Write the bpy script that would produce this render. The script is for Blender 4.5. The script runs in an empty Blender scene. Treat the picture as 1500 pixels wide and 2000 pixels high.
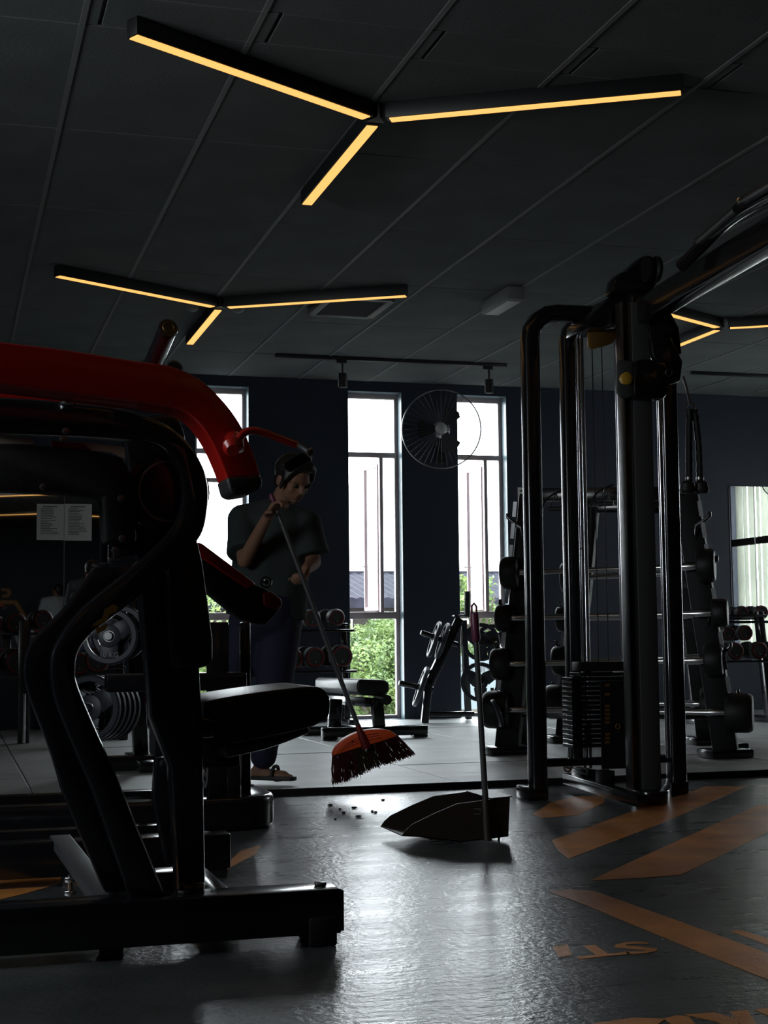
import bpy, bmesh, math, random
from mathutils import Vector, Matrix
random.seed(7)
sc = bpy.context.scene
COL = sc.collection
V = Vector
# ------------------------------------------------------------------ camera
FPX, PITCH, ROLL, YAW = 2908.78, 0.08136, -0.01003, 0.28599
CAM = V((0, 0, 0.755))
_F = V((math.sin(YAW)*math.cos(PITCH), math.cos(YAW)*math.cos(PITCH), math.sin(PITCH)))
_R0 = V((math.cos(YAW), -math.sin(YAW), 0)); _U0 = _R0.cross(_F)
CR = math.cos(ROLL)*_R0 + math.sin(ROLL)*_U0
CU = -math.sin(ROLL)*_R0 + math.cos(ROLL)*_U0
cd = bpy.data.cameras.new('camera'); cam = bpy.data.objects.new('camera', cd); COL.objects.link(cam)
cd.sensor_fit = 'HORIZONTAL'; cd.sensor_width = 36; cd.lens = FPX/1500*36; cd.clip_start = .05; cd.clip_end = 300
cam.matrix_world = Matrix(((CR.x, CU.x, -_F.x, CAM.x), (CR.y, CU.y, -_F.y, CAM.y), (CR.z, CU.z, -_F.z, CAM.z), (0, 0, 0, 1)))
sc.camera = cam
# ------------------------------------------------------------------ colour management, sky
sc.view_settings.view_transform = 'Standard'; sc.view_settings.look = 'None'
sc.view_settings.gamma = 1; sc.view_settings.use_curve_mapping = False
sc.view_settings.exposure = 0.0
w = bpy.data.worlds.new('overcast_sky'); sc.world = w; w.use_nodes = True
nt = w.node_tree; bg = nt.nodes['Background']
tc = nt.nodes.new('ShaderNodeTexCoord'); sx = nt.nodes.new('ShaderNodeSeparateXYZ'); cr = nt.nodes.new('ShaderNodeValToRGB')
nt.links.new(tc.outputs['Generated'], sx.inputs[0]); nt.links.new(sx.outputs['Z'], cr.inputs[0]); nt.links.new(cr.outputs[0], bg.inputs[0])
cr.color_ramp.elements[0].position = 0; cr.color_ramp.elements[0].color = (.92, .95, 1, 1)
cr.color_ramp.elements[1].position = 1; cr.color_ramp.elements[1].color = (.8, .9, 1, 1)
bg.inputs[1].default_value = 16.0
sc.cycles.max_bounces = 8; sc.cycles.transparent_max_bounces = 16
YW = 12.155; CZ = 2.91          # back wall plane, ceiling height
PZ_ = .03                        # top of the rubber mats
# ------------------------------------------------------------------ pixel rays -> points on real planes
def ray(x, y): return (x-750)/FPX*CR - (y-1000)/FPX*CU + _F
def PY(x, y, Y): d = ray(x, y); return CAM + d*(Y/d.y)
def PZ(x, y, z): d = ray(x, y); return CAM + d*((z-CAM.z)/d.z)
def PD(x, y, D): return CAM + ray(x, y)*D
def PP(x, y, p0, dr):
    n = V(dr).cross(V((0, 0, 1))); d = ray(x, y); return CAM + d*((V(p0)-CAM).dot(n)/d.dot(n))
# ------------------------------------------------------------------ materials
def mat(name, col, rough=.5, metal=0, spec=.5, coat=0, bump=0, bscale=40, var=0, emis=None, estr=0, vscale=6, sheen=0):
    m = bpy.data.materials.new(name); m.use_nodes = True; nt = m.node_tree; b = nt.nodes['Principled BSDF']
    b.inputs['Base Color'].default_value = (*col, 1); b.inputs['Roughness'].default_value = rough
    b.inputs['Metallic'].default_value = metal; b.inputs['Specular IOR Level'].default_value = spec
    b.inputs['Coat Weight'].default_value = coat; b.inputs['Coat Roughness'].default_value = .12
    b.inputs['Sheen Weight'].default_value = sheen
    if emis: b.inputs['Emission Color'].default_value = (*emis, 1); b.inputs['Emission Strength'].default_value = estr
    tc = nt.nodes.new('ShaderNodeTexCoord')
    if var:
        n = nt.nodes.new('ShaderNodeTexNoise'); n.inputs['Scale'].default_value = vscale; n.inputs['Detail'].default_value = 6
        r = nt.nodes.new('ShaderNodeValToRGB'); r.color_ramp.elements[0].position = .3; r.color_ramp.elements[1].position = .7
        r.color_ramp.elements[0].color = (*[c*(1-var) for c in col], 1); r.color_ramp.elements[1].color = (*[min(1, c*(1+var)) for c in col], 1)
        nt.links.new(tc.outputs['Object'], n.inputs[0]); nt.links.new(n.outputs['Fac'], r.inputs[0]); nt.links.new(r.outputs[0], b.inputs['Base Color'])
    if bump:
        n = nt.nodes.new('ShaderNodeTexNoise'); n.inputs['Scale'].default_value = bscale; n.inputs['Detail'].default_value = 4
        bp = nt.nodes.new('ShaderNodeBump'); bp.inputs['Strength'].default_value = bump; bp.inputs['Distance'].default_value = .01
        nt.links.new(tc.outputs['Object'], n.inputs[0]); nt.links.new(n.outputs['Fac'], bp.inputs['Height']); nt.links.new(bp.outputs[0], b.inputs['Normal'])
    return m
M = {}
M['black'] = mat('gloss_black_steel', (.006, .006, .008), .22, coat=.6, spec=.5)
M['blackmatt'] = mat('matt_black', (.006, .006, .007), .55, spec=.3, bump=.1, bscale=150)
M['rubber'] = mat('black_rubber', (.012, .012, .013), .5, bump=.15, bscale=200)
M['vinyl'] = mat('black_vinyl_padding', (.012, .011, .011), .34, bump=.12, bscale=220)
M['red'] = mat('red_gloss_paint', (.45, .012, .008), .28, coat=.5)
M['redrim'] = mat('red_rim', (.16, .012, .012), .4)
M['chrome'] = mat('chrome', (.6, .6, .62), .18, metal=1)
M['steel'] = mat('brushed_steel', (.25, .25, .26), .35, metal=1, bump=.05, bscale=90)
M['grey'] = mat('grey_steel', (.05, .052, .055), .45, spec=.4)
M['gold'] = mat('gold_print', (.20, .11, .025), .4, metal=.4)
M['wall'] = mat('navy_wall_paint', (.020, .027, .043), .5, var=.12, vscale=1.2, bump=.06, bscale=25, spec=.3)
M['reveal'] = mat('window_reveal_paint', (.16, .22, .25), .35)  # paler than the wall, sky light put into the colour
M['frame'] = mat('window_frame_aluminium', (.50, .40, .40), .4)  # pinkish and lightened, window flare put into the colour
M['ceil'] = mat('charcoal_ceiling_board', (.13, .142, .14), .85, var=.14, vscale=2.5, bump=.12, bscale=60, spec=.2)
M['runner'] = mat('ceiling_grid_paint', (.17, .18, .178), .6)
M['lamp'] = mat('lamp_housing', (.01, .01, .011), .5)
M['glow'] = mat('amber_diffuser', (.8, .5, .2), .5, emis=(1, .50, .13), estr=1.25)
M['white'] = mat('white_plastic', (.55, .56, .56), .45)
M['paper'] = mat('white_paper', (.62, .62, .6), .7)
M['ink'] = mat('printed_ink', (.12, .12, .12), .7)
M['greyframe'] = mat('grey_plastic', (.2, .21, .21), .5)
M['mirror'] = mat('mirror_glass', (.87, .87, .86), .015, metal=1)
M['orange'] = mat('broom_orange_plastic', (.85, .10, .02), .45)
M['bristle'] = mat('broom_bristle', (.10, .012, .018), .55)
M['bristle2'] = mat('broom_bristle_olive', (.07, .06, .01), .55)
M['pole'] = mat('broom_pole', (.10, .10, .105), .3, metal=.4)
M['pan'] = mat('brown_dustpan_plastic', (.035, .022, .02), .45)
M['pink'] = mat('purple_pink_grip', (.12, .02, .05), .4)
M['skin'] = mat('skin', (.24, .125, .08), .6, spec=.3)
M['hair'] = mat('dark_hair', (.012, .009, .008), .45)
M['shirt'] = mat('charcoal_green_shirt', (.022, .030, .030), .85, bump=.3, bscale=18)
M['pants'] = mat('navy_trousers', (.012, .013, .035), .85, bump=.3, bscale=14)
M['greyshirt'] = mat('grey_blue_shirt', (.35, .40, .43), .85, bump=.3, bscale=18)
M['sandal'] = mat('dark_sandal', (.02, .018, .017), .6)
M['eye'] = mat('eye', (.03, .02, .015), .2)
M['plate'] = mat('slate_rubber_plate', (.03, .036, .05), .4, bump=.05, bscale=120)
M['platetext'] = mat('light_grey_print', (.3, .31, .33), .5)
M['orangepaint'] = mat('orange_floor_paint', (.52, .20, .05), .38, spec=.35, var=.30, vscale=5, bump=.15, bscale=60)
M['wallorange'] = mat('orange_wall_letters', (.45, .22, .07), .6)
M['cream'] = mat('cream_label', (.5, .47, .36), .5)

M['roof'] = mat('corrugated_roof', (.013, .013, .018), .8, spec=.05, var=.35, vscale=2)
M['housewall'] = mat('house_wall', (.03, .027, .024), .8, spec=.1)
M['bark'] = mat('bark', (.05, .04, .03), .9)
M['ground'] = mat('street_ground', (.024, .026, .024), .9, var=.3, vscale=.4)
M['banner'] = mat('pale_blue_banner', (.042, .056, .062), .6)
M['bannertext'] = mat('banner_text', (.008, .009, .01), .6)
M['amber'] = mat('yellow_knob', (.45, .27, .03), .35)
M['blue'] = mat('blue_wall_lower', (.03, .05, .09), .5)
M['dirt'] = mat('dust', (.02, .018, .015), .9)
def leafmat(name, c1, c2):
    m = mat(name, c1, .6, var=0); nt = m.node_tree; b = nt.nodes['Principled BSDF']
    n = nt.nodes.new('ShaderNodeTexNoise'); n.inputs['Scale'].default_value = 1.3; n.inputs['Detail'].default_value = 5
    r = nt.nodes.new('ShaderNodeValToRGB'); r.color_ramp.elements[0].position = .35; r.color_ramp.elements[1].position = .65
    r.color_ramp.elements[0].color = (*c1, 1); r.color_ramp.elements[1].color = (*c2, 1)
    tc = nt.nodes.new('ShaderNodeTexCoord'); nt.links.new(tc.outputs['Object'], n.inputs[0]); nt.links.new(n.outputs['Fac'], r.inputs[0]); nt.links.new(r.outputs[0], b.inputs['Base Color'])
    t = nt.nodes.new('ShaderNodeBsdfTranslucent'); nt.links.new(r.outputs[0], t.inputs[0]); mx = nt.nodes.new('ShaderNodeMixShader'); mx.inputs[0].default_value = .35
    nt.links.new(b.outputs[0], mx.inputs[1]); nt.links.new(t.outputs[0], mx.inputs[2]); nt.links.new(mx.outputs[0], nt.nodes['Material Output'].inputs[0])
    return m
M['leaf'] = leafmat('tree_leaves', (.035, .065, .016), (.13, .18, .045))
M['curtain'] = leafmat('white_blind', (.64, .66, .60), (.74, .75, .69))
def glassmat():
    m = bpy.data.materials.new('window_glass'); m.use_nodes = True; nt = m.node_tree
    for n in list(nt.nodes):
        if n.type == 'BSDF_PRINCIPLED': nt.nodes.remove(n)
    t = nt.nodes.new('ShaderNodeBsdfTransparent'); t.inputs[0].default_value = (.95, .975, .965, 1)
    g = nt.nodes.new('ShaderNodeBsdfGlossy'); g.inputs['Roughness'].default_value = .02
    lw_ = nt.nodes.new('ShaderNodeLayerWeight'); lw_.inputs[0].default_value = .5; pw = nt.nodes.new('ShaderNodeMath'); pw.operation = 'POWER'; pw.inputs[1].default_value = 4
    f = nt.nodes.new('ShaderNodeMath'); f.operation = 'MULTIPLY_ADD'; f.inputs[1].default_value = .5; f.inputs[2].default_value = .03; x = nt.nodes.new('ShaderNodeMixShader')
    nt.links.new(lw_.outputs['Facing'], pw.inputs[0]); nt.links.new(pw.outputs[0], f.inputs[0])
    nt.links.new(f.outputs[0], x.inputs[0]); nt.links.new(t.outputs[0], x.inputs[1]); nt.links.new(g.outputs[0], x.inputs[2]); nt.links.new(x.outputs[0], nt.nodes['Material Output'].inputs[0])
    return m
M['glass'] = glassmat()
def floormat(name, c1, c2, r0, r1, bstr, stretch, bdist=.004):
    """scuffed sheet floor: mottled colour, streaky wipe marks in the gloss, fine scratches"""
    m = bpy.data.materials.new(name); m.use_nodes = True; nt = m.node_tree; b = nt.nodes['Principled BSDF']
    tc = nt.nodes.new('ShaderNodeTexCoord')
    def noise(scale, sc3, detail=5, rough=.6):
        mp = nt.nodes.new('ShaderNodeMapping'); mp.inputs['Scale'].default_value = sc3
        n = nt.nodes.new('ShaderNodeTexNoise'); n.inputs['Scale'].default_value = scale; n.inputs['Detail'].default_value = detail; n.inputs['Roughness'].default_value = rough
        nt.links.new(tc.outputs['Object'], mp.inputs[0]); nt.links.new(mp.outputs[0], n.inputs[0]); return n
    def ramp(n, a, bb, p0=.35, p1=.65):
        r = nt.nodes.new('ShaderNodeValToRGB'); r.color_ramp.elements[0].position = p0; r.color_ramp.elements[1].position = p1
        r.color_ramp.elements[0].color = (*a, 1); r.color_ramp.elements[1].color = (*bb, 1); nt.links.new(n.outputs['Fac'], r.inputs[0]); return r
    r = ramp(noise(2.2, (1, 1, 1), 8), c1, c2); nt.links.new(r.outputs[0], b.inputs['Base Color'])
    rr = ramp(noise(2.6, stretch, 9, .72), (r0,)*3, (r1,)*3, .25, .75); nt.links.new(rr.outputs[0], b.inputs['Roughness'])
    n1 = noise(45, (1, 1, 1), 3); n2 = noise(14, stretch, 4)
    ad = nt.nodes.new('ShaderNodeMath'); ad.operation = 'ADD'; nt.links.new(n1.outputs['Fac'], ad.inputs[0]); nt.links.new(n2.outputs['Fac'], ad.inputs[1])
    bp = nt.nodes.new('ShaderNodeBump'); bp.inputs['Strength'].default_value = bstr; bp.inputs['Distance'].default_value = bdist
    nt.links.new(ad.outputs[0], bp.inputs['Height']); nt.links.new(bp.outputs[0], b.inputs['Normal'])
    b.inputs['Specular IOR Level'].default_value = .9
    return m
M['floor'] = floormat('scuffed_vinyl_floor', (.030, .034, .035), (.070, .076, .077), .22, .38, .48, (.5, 2.4, 1))
M['mat'] = floormat('grey_rubber_matting', (.27, .28, .275), (.38, .39, .38), .40, .62, .25, (.5, 2.5, 1))
# ------------------------------------------------------------------ mesh building
def T(o): return o
class MB:
    def __init__(s): s.bm = bmesh.new()
    def ring(s, pts): return [s.bm.verts.new(p) for p in pts]
    def skin(s, rings, caps=True, closed=False):
        n = len(rings[0])
        prs = list(zip(rings, rings[1:])) + ([(rings[-1], rings[0])] if closed else [])
        for a, b in prs:
            for i in range(n):
                try: s.bm.faces.new((a[i], a[(i+1) % n], b[(i+1) % n], b[i]))
                except ValueError: pass
        if caps and not closed:
            s.bm.faces.new(rings[0][::-1]); s.bm.faces.new(rings[-1])
        return s
    def hull8(s, P):
        v = s.ring(P)
        for f in ((0, 3, 2, 1), (4, 5, 6, 7), (0, 1, 5, 4), (1, 2, 6, 5), (2, 3, 7, 6), (3, 0, 4, 7)): s.bm.faces.new([v[i] for i in f])
        return s
    def box(s, lo, hi):
        (a, b, c), (d, e, f) = lo, hi
        return s.hull8([(a, b, c), (d, b, c), (d, e, c), (a, e, c), (a, b, f), (d, b, f), (d, e, f), (a, e, f)])
    def beam(s, p0, p1, w, h, up=(0, 0, 1)):
        p0, p1 = V(p0), V(p1); d = (p1-p0).normalized(); u = V(up)
        if abs(d.dot(u)) > .97: u = V((0, 1, 0)) if abs(d.y) < .9 else V((1, 0, 0))
        r = d.cross(u).normalized(); u = r.cross(d)
        q = [(-1, -1), (1, -1), (1, 1), (-1, 1)]
        a = s.ring([p0+r*(x*w/2)+u*(y*h/2) for x, y in q]); b = s.ring([p1+r*(x*w/2)+u*(y*h/2) for x, y in q])
        return s.skin([a, b])
    def cyl(s, p0, p1, r0, r1=None, n=20, caps=True):
        return s.lathe(p0, p1, [(0, r0), (1, r0 if r1 is None else r1)], n, caps)
    def lathe(s, p0, p1, prof, n=24, caps=True):
        """prof: (fraction along p0-p1, radius)"""
        p0, p1 = V(p0), V(p1); d = (p1-p0); L = d.normalized(); u = V((0, 0, 1)) if abs(L.z) < .9 else V((1, 0, 0))
        a = L.cross(u).normalized(); b = L.cross(a)
        rs = [s.ring([p0+d*t+(a*math.cos(2*math.pi*k/n)+b*math.sin(2*math.pi*k/n))*r for k in range(n)]) for t, r in prof]
        return s.skin(rs, caps)
    def sweep(s, path, sec, up=(0, 0, 1), closed=False, caps=True, scale=None):
        """sec: list of (side, up) offsets"""
        P = [V(p) for p in path]; rs = []
        for i, p in enumerate(P):
            if closed: t = (P[(i+1) % len(P)]-P[i-1])
            else: t = (P[min(i+1, len(P)-1)]-P[max(i-1, 0)])
            t.normalize(); u = V(up)
            if abs(t.dot(u)) > .995: u = V((1, 0, 0))
            r = t.cross(u).normalized(); u2 = r.cross(t); k = scale[i] if scale else 1
            rs.append(s.ring([p+r*(x*k)+u2*(y*k) for x, y in sec]))
        return s.skin(rs, caps, closed)
    def tube(s, path, r, n=12, up=(0, 0, 1), closed=False, scale=None):
        return s.sweep(path, [(r*math.cos(2*math.pi*k/n), r*math.sin(2*math.pi*k/n)) for k in range(n)], up, closed, True, scale)
    def torus(s, c, ax, R, r, n=32, m=8, sx=1):
        c, ax = V(c), V(ax).normalized(); u = V((0, 0, 1)) if abs(ax.z) < .9 else V((1, 0, 0)); a = ax.cross(u).normalized(); b = ax.cross(a)
        rs = []
        for i in range(n):
            t = 2*math.pi*i/n; rad = a*math.cos(t)+b*math.sin(t)
            rs.append(s.ring([c+rad*(R+r*math.cos(2*math.pi*j/m))+ax*(r*sx*math.sin(2*math.pi*j/m)) for j in range(m)]))
        return s.skin(rs, False, True)
    def prism(s, pts, dv):
        a = s.ring(pts); b = s.ring([V(p)+V(dv) for p in pts]); return s.skin([a, b])
    def ball(s, c, r, rx=None, n=16, m=10, mtx=None):
        c = V(c); R = V(r) if hasattr(r, '__len__') else V((r, r, r)); rs = []
        for j in range(1, m):
            ph = math.pi*j/m
            pts = [V((R.x*math.sin(ph)*math.cos(2*math.pi*k/n), R.y*math.sin(ph)*math.sin(2*math.pi*k/n), -R.z*math.cos(ph))) for k in range(n)]
            if mtx: pts = [mtx @ p for p in pts]
            rs.append(s.ring([c+p for p in pts]))
        return s.skin(rs)
    def cap(s, p0, p1, r0, r1, n=14):
        """round-ended limb"""
        p0, p1 = V(p0), V(p1); L = (p1-p0).length; pr = []
        for k in range(0, 5):
            a = math.pi/2*k/4; pr.append((-(r0*math.cos(a))/L, max(r0*math.sin(a), r0*.08)))
        for k in range(4, -1, -1):
            a = math.pi/2*k/4; pr.append((1+(r1*math.cos(a))/L, max(r1*math.sin(a), r1*.08)))
        return s.lathe(p0, p1, pr, n)
def rrect(w, h, r, k=3):
    o = []
    for cx, cy, a0 in ((w/2-r, h/2-r, 0), (-w/2+r, h/2-r, 90), (-w/2+r, -h/2+r, 180), (w/2-r, -h/2+r, 270)):
        for i in range(k+1):
            a = math.radians(a0+90*i/k); o.append((cx+r*math.cos(a), cy+r*math.sin(a)))
    return o
def spline(pts, n=6, closed=False):
    P = [V(p) for p in pts]; o = []; N = len(P)
    rng = range(N) if closed else range(N-1)
    for i in rng:
        if closed: a, b, c, d = P[i-1], P[i], P[(i+1) % N], P[(i+2) % N]
        else: a, b, c, d = P[max(i-1, 0)], P[i], P[i+1], P[min(i+2, N-1)]
        for k in range(n):
            t = k/n; o.append(.5*((2*b)+(-a+c)*t+(2*a-5*b+4*c-d)*t*t+(-a+3*b-3*c+d)*t**3))
    if not closed: o.append(P[-1])
    return o
def origin(o):
    p = V((0, 0, 0))
    while o: p += o.location; o = o.parent
    return p
def obj(name, mb, m, parent=None, bevel=0, seg=2, smooth=35, label=None, kind=None, shade=True):
    bm = mb.bm
    bmesh.ops.recalc_face_normals(bm, faces=bm.faces)
    if bevel:
        es = [e for e in bm.edges if len(e.link_faces) == 2 and e.calc_face_angle(0) > math.radians(30)]
        bmesh.ops.bevel(bm, geom=es, offset=bevel, segments=seg, affect='EDGES', profile=.5, clamp_overlap=True)
    if parent is not None: bmesh.ops.translate(bm, verts=bm.verts, vec=-origin(parent))
    me = bpy.data.meshes.new(name); bm.to_mesh(me); bm.free()
    me.materials.append(M[m] if isinstance(m, str) else m)
    if shade:
        for p in me.polygons: p.use_smooth = True
        me.set_sharp_from_angle(angle=math.radians(smooth))
    o = bpy.data.objects.new(name, me); COL.objects.link(o)
    if parent is not None: o.parent = parent
    if label: o['label'] = label
    if kind: o['kind'] = kind
    return o
def thing(name, loc, label, cat, group=None, kind=None):
    o = bpy.data.objects.new(name, None); COL.objects.link(o); o.location = loc; o.empty_display_size = .1
    if kind: o['kind'] = kind
    if label: o['label'] = label
    if cat: o['category'] = cat
    if group: o['group'] = group
    return o
def tag(o, label, cat, group=None):
    o['label'] = label; o['category'] = cat
    if group: o['group'] = group
    return o
def dup(root, loc, label=None, group=None, rz=None):
    r = root.copy(); COL.objects.link(r); r.location = loc
    if rz is not None: r.rotation_euler = (0, 0, rz)
    if label: r['label'] = label
    if group: r['group'] = group
    for ch in list(root.children):
        c = ch.copy(); COL.objects.link(c); c.parent = r
        for g in ch.children:
            d = g.copy(); COL.objects.link(d); d.parent = c
    return r
def text(name, s, m, parent, origin_, xd, yd, size, depth=.001, shear=0, xs=1):
    """flat lettering as a thin mesh: xd = reading direction, yd = up direction of letters"""
    cu = bpy.data.curves.new(name, 'FONT'); cu.body = s; cu.size = size; cu.extrude = depth; cu.shear = shear; cu.align_x = 'CENTER'; cu.align_y = 'CENTER'; cu.resolution_u = 2; cu.offset = (.012 if xs == 1 else .02)*size
    tmp = bpy.data.objects.new('t', cu); COL.objects.link(tmp); dg = bpy.context.evaluated_depsgraph_get()
    me = bpy.data.meshes.new_from_object(tmp.evaluated_get(dg)); bpy.data.objects.remove(tmp)
    xd, yd = V(xd).normalized(), V(yd).normalized(); zd = xd.cross(yd); off = origin(parent) if parent else V((0, 0, 0))
    for v in me.vertices: c = v.co.copy(); v.co = V(origin_)+xd*c.x*xs+yd*c.y+zd*c.z-off
    me.materials.clear(); me.materials.append(M[m]); me.name = name
    o = bpy.data.objects.new(name, me); COL.objects.link(o)
    if parent: o.parent = parent
    return o
# ================================================================== THE SETTING
XL, XR, YF = -2.6, 8.6, -6.0      # side walls, wall behind the camera
fl = obj('floor', MB().box((XL, YF, -.12), (XR, YW+.3, 0)), 'floor', kind='structure', shade=False)
# rubber mats laid on the vinyl, front edge at Y = 6.95
proto = None; k = 0
xs = [-2.6+i for i in range(12)]; ys = [6.95, 7.95, 8.95, 9.95, 10.95, 11.95]
random.seed(3)
for j, y0 in enumerate(ys):
    for i, x0 in enumerate(xs):
        x1 = min(x0+1, XR-.01); y1 = min(y0+1, YW-.002)
        if x1-x0 < .15: continue
        if y1-y0 > .9 and x1-x0 > .9:
            if proto is None:
                o = proto = obj('rubber_mat', MB().box((.003, .003, 0), (.997, .997, .028)), 'mat', fl, bevel=.003, seg=1)
            else: o = proto.copy(); COL.objects.link(o)
            o.location = (x0, y0, random.uniform(.0005, .0035)); o.parent = fl
        else:
            o = obj('rubber_mat', MB().box((x0+.003, y0+.003, .001), (x1-.003, y1, .029)), 'mat', fl, bevel=.003, seg=1)
obj('trim_2', MB().box((XL, 6.932, 0), (XR-.01, 6.949, .031)), 'rubber', kind='structure', shade=False)  # black strip added to darken the shaded front edge of the mats
# painted floor marks (flat paint, slightly proud of the vinyl)
def paint(pts, m='orangepaint', name='floor_marking', z=.0006, label=None):
    P = [PZ(x, y, z) for x, y in pts]
    o = obj(name, MB().prism(P, (0, 0, .0006)), m, fl, shade=False); o['label'] = label or 'worn orange stripe painted on the floor'
    return o
paint([(1072, 1742), (1107, 1737), (1159, 1740), (1300, 1790), (1500, 1862), (1560, 1884), (1560, 1940), (1500, 1914), (1280, 1824), (1150, 1770)], label='long orange stripe running to the lower right')
paint([(1152, 1720), (1240, 1680), (1474, 1575), (1500, 1570), (1600, 1560), (1600, 1560+30), (1500, 1626), (1330, 1709), (1250, 1715)], label='broad orange arrow band with pointed left end')
paint([(1078, 1641), (1220, 1590), (1379, 1536), (1460, 1535), (1300, 1605), (1111, 1677), (1090, 1660)], label='orange band in front of the cable machine')
paint([(1040, 1590), (1075, 1568), (1120, 1556), (1183, 1554), (1180, 1568), (1130, 1592), (1060, 1598)], label='faded orange patch at the left foot of the cable machine')
paint([(1425, 1818), (1448, 1817), (1500, 1833), (1560, 1850), (1560, 1870), (1476, 1837)])
paint([(0, 1718), (60, 1703), (110, 1699), (120, 1712), (118, 1726), (50, 1745), (0, 1757), (-80, 1780), (-80, 1740)])
paint([(38, 1784), (100, 1766), (135, 1762), (185, 1768), (215, 1790), (60, 1792)])
paint([(-60, 1622), (0, 1614), (145, 1610), (160, 1622), (60, 1628), (0, 1637), (-60, 1650)])
paint([(125, 1702), (160, 1706), (160, 1730), (126, 1728)])
paint([(390, 1692), (440, 1690), (470, 1662), (510, 1650), (500, 1668), (455, 1692), (420, 1714), (395, 1718)])
# lettering read from the far side
a = PZ(1240, 1850, .001); xd = (PZ(1165, 1857, .001)-PZ(1240, 1850, .001)); xd.z = 0; xd.normalize(); yd = V((xd.y, -xd.x, 0))
if yd.y > 0: yd = -yd
for ch, px, py in (('S', 1248, 1849), ('T', 1172, 1855)):
    t = text('floor_letter', ch, 'orangepaint', fl, PZ(px, py, .0008), xd, yd, .17, .0004, shear=.15, xs=1.3)
paint([(1080, 1849), (1109, 1845), (1117, 1866), (1092, 1870)], name='floor_letter', label='worn remains of the third orange floor letter')
for pts in ([(1160, 1999), (1235, 1988), (1300, 1990), (1280, 2004), (1170, 2010)], [(1296, 1990), (1322, 1983), (1346, 1986), (1362, 2006), (1320, 2006)],
            [(1337, 1982), (1395, 1978), (1440, 1990), (1445, 2006), (1420, 2006), (1400, 1995)], [(1426, 1976), (1460, 1973), (1482, 2006), (1452, 2006)], [(1474, 1972), (1510, 1968), (1530, 1990), (1500, 1984)]):
    paint(pts, name='floor_letter', label='top of a big orange letter at the bottom edge')
# ---- ceiling: slab, boards, grid runners
ce = obj('ceiling', MB().box((XL, YF, CZ+.02), (XR, YW+.3, CZ+.2)), 'runner', kind='structure', shade=False)
rows = [12.155, 11.113, 9.913, 8.713, 7.513, 6.313, 5.19, 4.92, 3.72, 2.52, 1.32, .12]
tp = {}
for j in range(len(rows)-1):
    y1, y0 = rows[j]-.004, rows[j+1]+.004
    sh = .06 if j == 6 else 0
    for i in range(-7, 13):
        x0 = 1.033+.6*i+sh+.007; x1 = x0+.586
        if x0 < XL or x1 > XR: continue
        L = round(y1-y0, 4)
        if L not in tp:
            o = obj('ceiling_board', MB().box((0, 0, 0), (.586, L, .02)), 'ceil', ce, bevel=.0015, seg=1, shade=False); tp[L] = o
        else: o = tp[L].copy(); COL.objects.link(o)
        o.location = (x0-0, y0, CZ+random.uniform(-.0008, .0008)); o.parent = ce
mb = MB().box((XL, YF, CZ), (XR, .12, CZ+.02)); obj('ceiling_board', mb, 'ceil', ce)
for i in range(-6, 13):
    x = 1.033+.6*i
    obj('ceiling_runner', MB().box((x-.010, .12, CZ-.0035), (x+.010, YW-.001, CZ+.012)), 'runner', ce, shade=False)
# ---- walls
wins = [(1.955, 2.405), (3.262, 3.742), (4.245, 4.705)]
WZ0, WZ1 = .032, 2.825
mb = MB(); edges = [XL-.2] + [e for w_ in wins for e in w_] + [XR+.2]
for a, b in zip(edges[::2], edges[1::2]): mb.box((a, YW, 0), (b, YW+.24, CZ+.2))
for a, b in wins: mb.box((a, YW, WZ1), (b, YW+.24, CZ+.2)); mb.box((a, YW, -.1), (b, YW+.24, WZ0))
obj('wall_back', mb, 'wall', kind='structure', shade=False)
# left wall; unseen window added for light on the red arm
lw = [(2.7, 4.3)]
mb = MB(); e = [YF] + [q for p in lw for q in p] + [YW+.24]
for a, b in zip(e[::2], e[1::2]): mb.box((XL-.2, a, 0), (XL, b, CZ+.2))
for a, b in lw: mb.box((XL-.2, a, 2.6), (XL, b, CZ+.2)); mb.box((XL-.2, a, 0), (XL, b, 1.5))
obj('wall_left', mb, 'wall', kind='structure', shade=False)
obj('wall_front', MB().box((XL-.2, YF-.2, 0), (XR+.2, YF, CZ+.2)), 'wall', kind='structure', shade=False)
# right wall with tall window bays (seen in the mirror)
rw = [(9.12, 10.9)]
mb = MB(); e = [YF] + [q for p in rw for q in p] + [YW+.24]
for a, b in zip(e[::2], e[1::2]): mb.box((XR, a, 0), (XR+.2, b, CZ+.2))
for a, b in rw: mb.box((XR, a, 2.5), (XR+.2, b, CZ+.2)); mb.box((XR, a, 0), (XR+.2, b, .4))
obj('wall_right', mb, 'wall', kind='structure', shade=False)
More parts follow.
